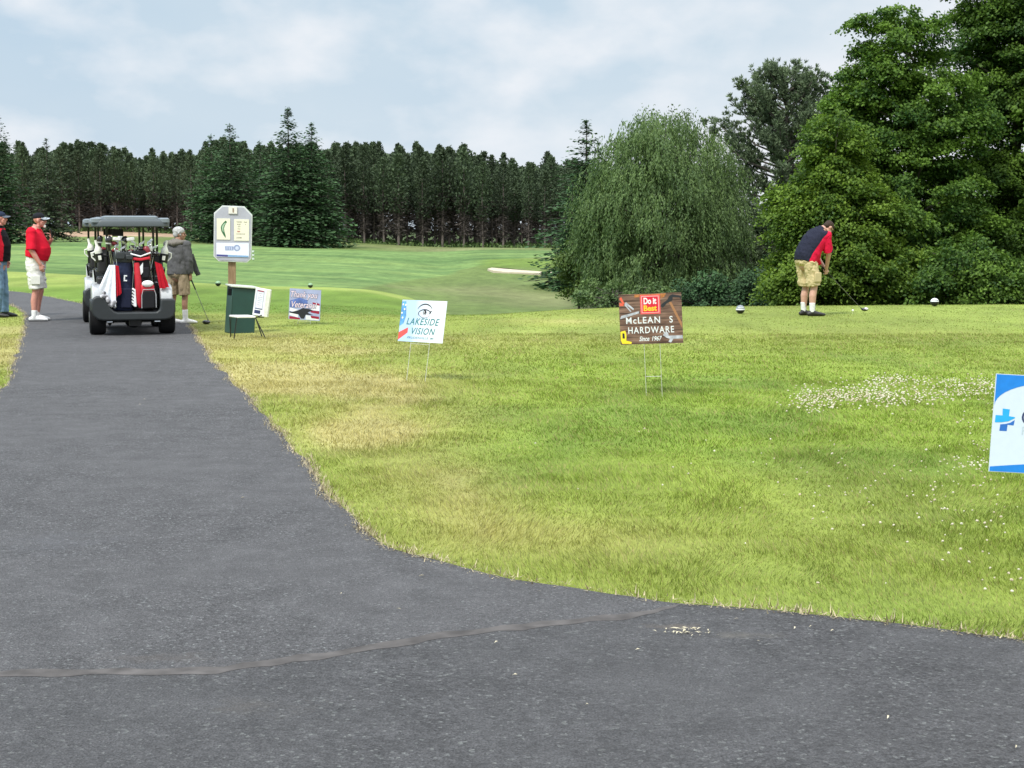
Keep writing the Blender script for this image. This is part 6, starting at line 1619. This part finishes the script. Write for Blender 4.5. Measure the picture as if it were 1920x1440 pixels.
# ---------- man in the red polo shirt
def man_red():
    Y = 25.9; g = PZ(72, 602.5)
    root = empty('person', (g.x, g.y, 0.008), R(-86)); tag(root, 'heavy man in red polo, white shorts and black cap standing on the path', 'person')
    hipL, hipR = V3(-.10, -.03, .93), V3(.10, -.03, .93); kn = [V3(-.12, .02, .50), V3(.12, -.0, .50)]; an = [V3(-.13, -.05, .09), V3(.13, -.03, .09)]
    sh = [V3(-.215, -.02, 1.50), V3(.215, -.02, 1.50)]; el = [V3(-.27, .10, 1.23), V3(.275, -.015, 1.20)]; wr = [V3(-.10, .24, 1.38), V3(.255, .12, .965)]
    hd = V3(0, .07, 1.70)
    b = MB()
    b.tube([V3(0, -.02, .88), V3(0, .0, 1.0), V3(0, .035, 1.15), V3(0, .01, 1.32), V3(0, -.02, 1.46), V3(0, -.01, 1.53)], [(.165, .13), (.18, .155), (.18, .175), (.19, .145), (.20, .11), (.10, .08)], 24, side=(1, 0, 0), round_cap=True)
    b.tube([V3(0, -.005, 1.50), V3(0, .03, 1.62)], [(.070, .075), (.062, .068)], 14, side=(1, 0, 0))
    M = head(b, hd, (0, 1, -.02), (0, 0, 1), 1.03, 1.05)
    for i in (0, 1):
        b.tube([sh[i], (sh[i] + el[i]) / 2, el[i], (el[i] * .6 + wr[i] * .4), wr[i]], [.062, .056, .047, .044, .030], 14, round_cap=True)
        b.tube([(hipL, hipR)[i], kn[i] * .5 + (hipL, hipR)[i] * .5, kn[i], kn[i] * .6 + an[i] * .4 + V3(0, -.018, 0), an[i]], [.10, .082, .060, .060, .040], 14, round_cap=True)
        b.tube([an[i] + V3(0, -.015, -.04), an[i] + V3(0, .10, -.06)], [.032, .025], 10, round_cap=True)
    hand(b, wr[1], V3(-.02, .22, -1), V3(-1, .1, 0), V3(0, 1, 0), .5); hand(b, wr[0], V3(.25, -.15, 1), V3(.2, -1, 0), V3(1, 0, 0), .8)
    finish(b, 'body', SKINR, root, .0065, 3)
    eyes(M, root)
    c = MB()
    c.tube([V3(0, .0, 1.06), V3(0, .025, 1.15), V3(0, .04, 1.22), V3(0, .01, 1.34), V3(0, -.02, 1.47), V3(0, -.01, 1.545)], [(.212, .19), (.222, .212), (.220, .208), (.218, .172), (.225, .135), (.10, .085)], 26, side=(1, 0, 0))
    for i in (0, 1):
        c.ball(sh[i] + V3(0, 0, .0), (.092, .092, .088), 14, 10)
        d = (el[i] - sh[i]); c.tube([sh[i] + V3(0, 0, .005), sh[i] + d * .55, sh[i] + d * 1.0], [.084, .086, .090], 16)
    c.tube([V3(0, -.008, 1.52), V3(0, .008, 1.575)], [(.088, .092), (.078, .086)], 16, side=(1, 0, 0))
    finish(c, 'polo_shirt', plain('polo_red', (0.62, 0.008, 0.03), rough=.75, var=.08, scale=8), root, .010, 3, folds=0.0168, fseed=3)
    s = MB()
    s.tube([V3(0, -.01, 1.11), V3(0, -.01, 1.0), V3(0, -.02, .88)], [(.188, .168), (.20, .172), (.20, .165)], 22, side=(1, 0, 0))
    for i in (0, 1): s.tube([(hipL, hipR)[i] + V3(0, 0, .02), V3(kn[i].x, .0, .70), V3(kn[i].x, .015, .545)], [(.112, .135), (.112, .128), (.115, .122)], 18, side=(1, 0, 0))
    sh_ = finish(s, 'shorts', plain('shorts_white', (0.66, 0.66, 0.63), rough=.85, var=.05), root, .010, 3, folds=0.0280, fseed=8, foldvec=(1, 1, .6))
    MB().box((.235, .03, .70), (.022, .16, .15), rot=(0, R(2), 0)).build('cargo_pocket', plain('shorts_white', (0, 0, 0)), sh_, bevel=.01)
    for i in (0, 1):
        k = MB(); k.tube([an[i] + V3(0, 0, .10), an[i] + V3(0, 0, -.02)], [.050, .049], 14); finish(k, 'sock', plain('sock_white', (0.74, 0.74, 0.74), rough=.9), root, .008, 1)
        f = MB(); foot(f, an[i] + V3(0, 0, 0), V3(0, 1, 0)); finish(f, 'shoe', plain('shoe_white', (0.74, 0.74, 0.74), rough=.5), root, .007, 2); sole(an[i], V3(0, 1, 0), 'sole', plain('sole_dark', (0.05, 0.05, 0.05)), root)
    h = MB(); h.ball((0, -.012, .052), (.081, .099, .074), 18, 10, M); capo = finish(h, 'cap', plain('cap_black', (0.012, 0.013, 0.018), rough=.8), root, .007, 2)
    visor(M, capo, 'cap_visor', plain('visor_pattern', (0.30, 0.34, 0.38), rough=.6, var=.9, scale=60))
    g_ = MB(); g_.tube([(.075, .0, .012), (.05, .088, .010), (0, .102, .008), (-.05, .088, .010), (-.075, .0, .012)], [(.003, .006), (.006, .016), (.005, .006), (.006, .016), (.003, .006)], 8, side=(0, 1, 0), M=M); g_.build('sunglasses', plain('glass_dark', (0.01, 0.01, 0.012), rough=.15), root)
    bd = MB(); bd.ball((0, .082, -.098), (.026, .024, .030), 12, 8, M); bd.ball((0, .098, -.051), (.030, .009, .008), 10, 6, M); finish(bd, 'goatee', plain('beard_white', (0.72, 0.70, 0.66), rough=.9), root, .006, 1)
    # dark handset near the chin
    w = Matrix.Rotation(R(-86), 3, 'Z') @ (wr[0] + V3(.03, -.0, .11))
    t = MB().box((0, 0, 0), (.06, .022, .15)).build('mobile_phone', plain('phone_black', (0.01, 0.01, 0.012), rough=.3), None, bevel=.006); t.location = (g.x + w.x, g.y + w.y, w.z); t.rotation_euler = (R(10), 0, R(-60)); tag(t, 'black phone held up below the chin of the man in red', 'phone')
man_red()

# ---------- man at the left edge
def man_left():
    g = PZ(2, 595.0)
    root = empty('person', (g.x, g.y, 0.0), R(-88)); tag(root, 'man in navy cap, red and black jacket and jeans cut by the left edge', 'person')
    hips = [V3(-.10, -.02, .95), V3(.10, -.02, .95)]; kn = [V3(-.12, .03, .52), V3(.12, .02, .51)]; an = [V3(-.13, .03, .09), V3(.12, -.05, .09)]
    sh = [V3(-.21, -.02, 1.54), V3(.21, -.02, 1.54)]; el = [V3(-.27, -.04, 1.25), V3(.275, -.05, 1.25)]; wr = [V3(-.26, .06, 1.0), V3(.265, .04, 1.0)]
    b = MB()
    b.tube([V3(0, -.02, .90), V3(0, 0, 1.05), V3(0, .03, 1.2), V3(0, .01, 1.38), V3(0, -.02, 1.5), V3(0, -.01, 1.57)], [(.16, .12), (.165, .13), (.165, .15), (.18, .135), (.19, .10), (.10, .08)], 22, side=(1, 0, 0), round_cap=True)
    b.tube([V3(0, -.005, 1.54), V3(0, .03, 1.66)], [(.066, .070), (.060, .066)], 14, side=(1, 0, 0))
    M = head(b, V3(0, .055, 1.745), (0, 1, 0), (0, 0, 1), 1.0)
    for i in (0, 1):
        b.tube([sh[i], el[i], wr[i]], [.058, .045, .030], 14, round_cap=True); b.tube([hips[i], kn[i], an[i]], [.095, .060, .042], 14, round_cap=True)
        b.tube([an[i] + V3(0, -.015, -.04), an[i] + V3(0, .10, -.06)], [.032, .025], 10, round_cap=True)
        hand(b, wr[i], V3(0, .12, -1), V3(1 if i == 0 else -1, 0, 0), V3(0, 1, 0), .5)
    finish(b, 'body', SKINR, root, .0065, 3); eyes(M, root)
    c = MB()
    c.tube([V3(0, .01, 1.0), V3(0, .02, 1.15), V3(0, .03, 1.26), V3(0, .01, 1.40), V3(0, -.02, 1.52), V3(0, -.01, 1.59)], [(.20, .175), (.205, .185), (.205, .182), (.21, .165), (.215, .13), (.10, .09)], 24, side=(1, 0, 0))
    for i in (0, 1): c.ball(sh[i], (.086, .086, .082), 14, 10); c.tube([sh[i], el[i], wr[i] + V3(0, -.01, .03)], [.078, .066, .050], 16)
    c.tube([V3(0, -.008, 1.56), V3(0, .01, 1.64)], [(.085, .090), (.080, .085)], 16, side=(1, 0, 0))
    o = finish(c, 'jacket', plain('jacket_red', (0.52, 0.012, 0.03), rough=.75, var=.08), root, .010, 3, folds=0.0196, fseed=13)
    recolor(o, [None, plain('jacket_black', (0.008, 0.008, 0.010), rough=.8)], lambda p: 1 if (p.y > .095 + .03 * (1.3 - p.z) and abs(p.x) < .16) or p.z > 1.57 else 0)
    s = MB(); s.tube([V3(0, -.01, 1.06), V3(0, -.015, .93)], [(.175, .145), (.19, .15)], 20, side=(1, 0, 0))
    for i in (0, 1): s.tube([hips[i] + V3(0, 0, .02), kn[i], an[i] + V3(0, 0, .0)], [(.108, .118), (.082, .088), (.070, .078)], 16, side=(1, 0, 0))
    finish(s, 'jeans', plain('denim', (0.16, 0.26, 0.38), rough=.9, var=.2, scale=18), root, .010, 3, folds=0.0196, fseed=18)
    for i in (0, 1):
        f = MB(); foot(f, an[i], V3(0, 1, 0)); finish(f, 'shoe', plain('shoe_black', (0.018, 0.017, 0.017), rough=.5), root, .007, 2)
    h = MB(); h.ball((0, -.012, .052), (.081, .099, .074), 18, 10, M); capo = finish(h, 'cap', plain('cap_navy', (0.02, 0.03, 0.06), rough=.8), root, .007, 2); visor(M, capo, 'cap_visor', plain('visor_grey', (0.10, 0.12, 0.15), rough=.7))
    hb = MB(); hb.ball((0, -.045, -.018), (.070, .056, .055), 14, 8, M); finish(hb, 'hair', plain('hair_grey', (0.30, 0.28, 0.26), rough=.9), root, .007, 1)
man_left()

def driver(a, b_, label, headmat=CBLACK, face=1, flip=1):
    """club from grip end a to head b_ (world)"""
    a = Vector(a); b_ = Vector(b_); d = (b_ - a); L = d.length; d.normalize()
    root = empty('golf_club', tuple(b_)); tag(root, label, 'golf club')
    q = (-d).to_track_quat('Z', 'Y'); 
    MB().tube([(-d * .02), (-d * (L - .27))], [.0045, .0055], 8).build('shaft', plain('shaft_dark', (0.16, 0.16, 0.15), rough=.3, metal=.6), root)
    MB().tube([(-d * (L - .28)), (-d * (L + .02))], [.011, .013], 8).build('grip', GRIP, root)
    MB().ball((.045 * flip, 0, .004), (.068, .055, .033), 16, 10).tube([V3(0, 0, 0), -d * .06], [.013, .008], 8).build('head', headmat, root)
    MB().ball((.060 * flip, -.01, .012), (.045, .046, .0275), 14, 8).build('head_panel', CWHITE if headmat is CBLACK and face else headmat, root)
    return root

# ---------- man in the grey hooded jacket
def man_grey():
    g = PZ(336, 607.5)
    rz = R(-22); sc = .925
    root = empty('person', (g.x, g.y, 0.0), rz); root.scale = (sc,) * 3; tag(root, 'grey haired man in charcoal hooded jacket seen from behind right of the carts', 'person')
    hips = [V3(-.095, 0, .90), V3(.095, 0, .90)]; kn = [V3(-.12, .02, .50), V3(.115, .03, .50)]; an = [V3(-.14, -.02, .09), V3(.12, .02, .09)]
    sh = [V3(-.20, 0, 1.41), V3(.195, .0, 1.41)]; el = [V3(-.26, .05, 1.14), V3(.245, .0, 1.13)]; wr = [V3(-.20, .18, .98), V3(.225, .05, .88)]
    b = MB()
    b.tube([V3(0, 0, .86), V3(0, 0, 1.0), V3(0, .01, 1.15), V3(0, .0, 1.28), V3(0, 0, 1.38), V3(0, .01, 1.44)], [(.155, .12), (.155, .125), (.16, .13), (.17, .125), (.18, .10), (.09, .07)], 22, side=(1, 0, 0), round_cap=True)
    b.tube([V3(0, .01, 1.42), V3(0, .035, 1.53)], [(.062, .066), (.056, .062)], 14, side=(1, 0, 0))
    fw = V3(.80, .50, -.05)
    M = head(b, V3(.015, .055, 1.60), fw, (0, 0, 1), 1.02)
    for i in (0, 1):
        b.tube([sh[i], el[i], wr[i]], [.052, .042, .028], 14, round_cap=True); b.tube([hips[i], kn[i], kn[i] * .6 + an[i] * .4 + V3(0, -.015, 0), an[i]], [.092, .055, .052, .036], 14, round_cap=True)
        b.tube([an[i] + V3(0, -.015, -.04), an[i] + V3(0, .10, -.06)], [.032, .025], 10, round_cap=True)
    hand(b, wr[1], V3(.02, .10, -1), V3(-1, 0, 0), V3(0, 1, 0), .95); hand(b, wr[0], V3(.2, .4, -.7), V3(1, 0, 0), V3(0, 1, 0), .6)
    finish(b, 'body', SKIN2, root, .0065, 3); eyes(M, root)
    c = MB()
    c.tube([V3(0, .0, .885), V3(0, .0, 1.0), V3(0, .01, 1.15), V3(0, .0, 1.28), V3(0, 0, 1.40), V3(0, .01, 1.47)], [(.215, .165), (.212, .165), (.208, .165), (.212, .155), (.21, .125), (.10, .085)], 24, side=(1, 0, 0))
    for i in (0, 1): c.ball(sh[i], (.088, .086, .080), 14, 10); c.tube([sh[i], el[i], wr[i] + V3(0, 0, .02)], [.080, .070, .054], 16)
    # open right front flap
    c.tube([V3(.20, .12, 1.25), V3(.25, .17, 1.0), V3(.30, .20, .86)], [(.05, .02), (.06, .02), (.05, .018)], 12, side=(1, .4, 0))
    o = finish(c, 'jacket', plain('jacket_charcoal', (0.095, 0.095, 0.098), rough=.85, var=.12, scale=12), root, .010, 3, folds=0.0280, fseed=23)
    h = MB(); h.tube([V3(-.13, .04, 1.455), V3(-.11, -.07, 1.45), V3(0, -.115, 1.43), V3(.11, -.07, 1.45), V3(.13, .04, 1.455)], [(.04, .045), (.05, .06), (.055, .075), (.05, .06), (.04, .045)], 14, side=(0, 0, 1), round_cap=True)
    h.ball((0, -.07, 1.475), (.11, .06, .05), 14, 8); finish(h, 'hood', plain('hood_taupe', (0.17, 0.155, 0.135), rough=.9, var=.1), root, .009, 3, folds=0.0168, fseed=24)
    s = MB(); s.ball((0, -.005, .90), (.19, .155, .12), 18, 10); s.tube([V3(0, 0, 1.0), V3(0, 0, .86)], [(.175, .14), (.185, .145)], 20, side=(1, 0, 0))
    for i in (0, 1): s.tube([hips[i] + V3(0, 0, .02), V3(kn[i].x * 1.05, .01, .68), V3(kn[i].x * 1.08, .02, .52)], [(.105, .12), (.102, .112), (.100, .108)], 16, side=(1, 0, 0))
    finish(s, 'shorts', plain('shorts_khaki', (0.30, 0.235, 0.155), rough=.9, var=.08), root, .010, 3, folds=0.0252, fseed=28)
    for i in (0, 1):
        k = MB(); k.tube([an[i] + V3(0, -.005, .17), an[i] + V3(0, 0, -.02)], [.052, .046], 14); finish(k, 'sock', plain('sock_white', (0, 0, 0)), root, .008, 1)
        f = MB(); foot(f, an[i], V3(.5, .75, 0)); finish(f, 'shoe', plain('shoe_white', (0, 0, 0)), root, .007, 2)
    hr = MB(); r = np.random.default_rng(9)
    hr.ball((0, -.022, .050), (.090, .104, .080), 18, 10, M); hr.ball((0, -.06, -.005), (.078, .058, .070), 14, 8, M)
    for i in range(26):
        d = unit(r, 1)[0]
        if d[1] > .45 and d[2] < .5: continue
        hr.ball((d[0] * .078, -.025 + d[1] * .085, .03 + d[2] * .07), tuple(r.uniform(.016, .032, 3)), 8, 6, M)
    finish(hr, 'hair', plain('hair_silver', (0.42, 0.42, 0.42), rough=.85, var=.35, scale=50), root, .006, 1)
    Mw = Matrix.Translation((g.x, g.y, 0)) @ Matrix.Rotation(rz, 4, 'Z') @ Matrix.Scale(sc, 4)
    w = Mw @ (wr[1] + V3(.0, .02, -.085)); tip = PD(392, 603, g.y - .05); tip.z = .03
    up = (w - tip).normalized()
    driver(w + up * .10, tip, 'dark driver leaning from the hand of the man in the charcoal jacket', CBLACK, 0, -1)
man_grey()

# ---------- golfer
def golfer():
    g = PZ(1519, 592.0)
    rz = R(-60)
    root = empty('person', (g.x, g.y, 0.0), rz); tag(root, 'golfer bending over his club in navy and red shirt and khaki shorts', 'person')
    hips = [V3(-.105, -.13, .98), V3(.105, -.13, .98)]; kn = [V3(-.115, -.01, .53), V3(.115, -.02, .53)]; an = [V3(-.12, -.05, .09), V3(.125, -.06, .09)]
    sh = [V3(-.20, .18, 1.43), V3(.20, .18, 1.43)]; el = [V3(-.19, .25, 1.12), V3(.19, .24, 1.11)]; wr = [V3(-.035, .33, .875), V3(.045, .32, .84)]
    b = MB(); ax = V3(0, .62, .78)
    b.tube([V3(0, -.13, .93), V3(0, -.10, 1.06), V3(0, -.02, 1.20), V3(0, .06, 1.34), V3(0, .13, 1.45), V3(0, .20, 1.52)], [(.165, .125), (.165, .15), (.17, .165), (.19, .145), (.195, .11), (.10, .08)], 24, side=(1, 0, 0), round_cap=True)
    b.tube([V3(0, .17, 1.49), V3(0, .29, 1.575)], [(.068, .072), (.062, .066)], 14, side=(1, 0, 0))
    M = head(b, V3(0, .385, 1.575), (.10, .52, -.85), (0, .85, .52), 1.06, 1.03)
    for i in (0, 1):
        b.tube([sh[i], (sh[i] + el[i]) / 2, el[i], wr[i]], [.064, .056, .047, .030], 14, round_cap=True)
        b.tube([hips[i], (hips[i] + kn[i]) / 2, kn[i], kn[i] * .62 + an[i] * .38 + V3(0, -.02, 0), an[i]], [.105, .088, .064, .066, .042], 14, round_cap=True)
        b.tube([an[i] + V3(0, -.015, -.04), an[i] + V3(0, .10, -.06)], [.032, .025], 10, round_cap=True)
    hand(b, wr[0], V3(.25, .15, -1), V3(1, .1, 0), V3(0, .3, -1), 1.05); hand(b, wr[1], V3(-.2, .18, -1), V3(-1, .1, 0), V3(0, .3, -1), 1.05)
    finish(b, 'body', SKIN, root, .0065, 3); eyes(M, root)
    c = MB()
    c.tube([V3(0, -.155, .955), V3(0, -.12, 1.06), V3(0, -.035, 1.20), V3(0, .045, 1.34), V3(0, .12, 1.46), V3(0, .20, 1.545)], [(.22, .19), (.232, .22), (.235, .225), (.24, .20), (.235, .15), (.11, .10)], 26, side=(1, 0, 0))
    c.tube([V3(0, .04, 1.02), V3(0, .10, .945)], [(.17, .07), (.16, .05)], 18, side=(1, 0, 0), round_cap=True)   # front of the shirt hangs
    for i in (0, 1): c.ball(sh[i], (.098, .096, .098), 14, 10); c.tube([sh[i] + V3(0, -.01, 0), (sh[i] + el[i]) / 2 + V3(0, 0, 0), el[i] + V3(0, -.005, .02)], [.090, .086, .088], 16)
    c.tube([V3(0, .175, 1.52), V3(0, .235, 1.575)], [(.088, .088), (.082, .080)], 16, side=(1, 0, 0))
    o = finish(c, 'polo_shirt', plain('polo_navy', (0.016, 0.018, 0.034), rough=.8, var=.1), root, .008, 3, folds=0.0224, fseed=33)
    def col(p):
        # distance in front of the back line of the bent trunk
        yb = np.interp(p.z, [.95, 1.10, 1.25, 1.38, 1.48, 1.56], [-.24, -.17, -.06, .05, .13, .21])
        if p.z > 1.545: return 0
        if abs(p.x) > .07 and p.y > yb:
            lim = np.interp(p.z, [1.1, 1.25, 1.4], [.20, .30, .27])
            return 1 if p.y < lim + .0 or p.z < 1.08 else 0
        return 0
    recolor(o, [None, plain('polo_crimson', (0.62, 0.010, 0.05), rough=.8, var=.08)], col)
    s = MB(); s.ball((0, -.14, .985), (.205, .175, .12), 18, 10); s.tube([V3(0, -.115, 1.07), V3(0, -.125, .93)], [(.19, .165), (.20, .17)], 20, side=(1, 0, 0))
    for i in (0, 1): s.tube([hips[i] + V3(0, 0, .02), V3(kn[i].x * .95, -.06, .74), V3(kn[i].x * .98, -.03, .545)], [(.118, .145), (.122, .138), (.122, .13)], 18, side=(1, 0, 0))
    so = finish(s, 'shorts', plain('shorts_tan', (0.56, 0.46, 0.26), rough=.9, var=.06), root, .009, 3, folds=0.0308, fseed=38, foldvec=(1, 1, .6))
    MB().box((.232, -.04, .70), (.024, .17, .17), rot=(0, 0, R(5))).build('cargo_pocket', plain('shorts_tan', (0, 0, 0)), so, bevel=.012)
    for i in (0, 1):
        k = MB(); k.tube([an[i] + V3(0, -.005, .155), an[i] + V3(0, 0, -.02)], [.056, .048], 14); finish(k, 'sock', plain('sock_white', (0, 0, 0)), root, .008, 1, folds=0.0056)
        f = MB(); foot(f, an[i], V3(.45 if i else .1, .9, 0), L=.29, w=.052); finish(f, 'shoe', plain('shoe_black', (0, 0, 0)), root, .007, 2)
    hr = MB(); hr.ball((0, -.018, .045), (.083, .098, .078), 18, 10, M); hr.ball((0, -.055, -.005), (.074, .055, .060), 14, 8, M); hr.ball((0, .035, .085), (.055, .04, .03), 12, 8, M)
    finish(hr, 'hair', plain('hair_brown', (0.045, 0.030, 0.022), rough=.7, var=.4, scale=60), root, .006, 1, folds=0.0070)
    gl = MB(); gl.tube([(.076, .0, .008), (.05, .088, .006), (0, .10, .004), (-.05, .088, .006), (-.076, .0, .008)], [(.003, .004), (.005, .013), (.004, .004), (.005, .013), (.003, .004)], 8, side=(0, 1, 0), M=M); gl.build('spectacles', plain('glass_dark', (0, 0, 0)), root)
    Mw = Matrix.Translation((g.x, g.y, 0)) @ Matrix.Rotation(rz, 4, 'Z')
    w = Mw @ V3(.0, .365, .79); tip = PD(1617, 580.5, 28.35); tip.z = max(tip.z, .035)
    up = (w - tip).normalized()
    driver(w + up * .12, tip, 'driver held by the bending golfer with its dark and white head behind the ball', CBLACK, 1, 1)
golfer()

for o in list(bpy.data.objects):
    if o.type == 'MESH' and o.data.users == 0: bpy.data.objects.remove(o)
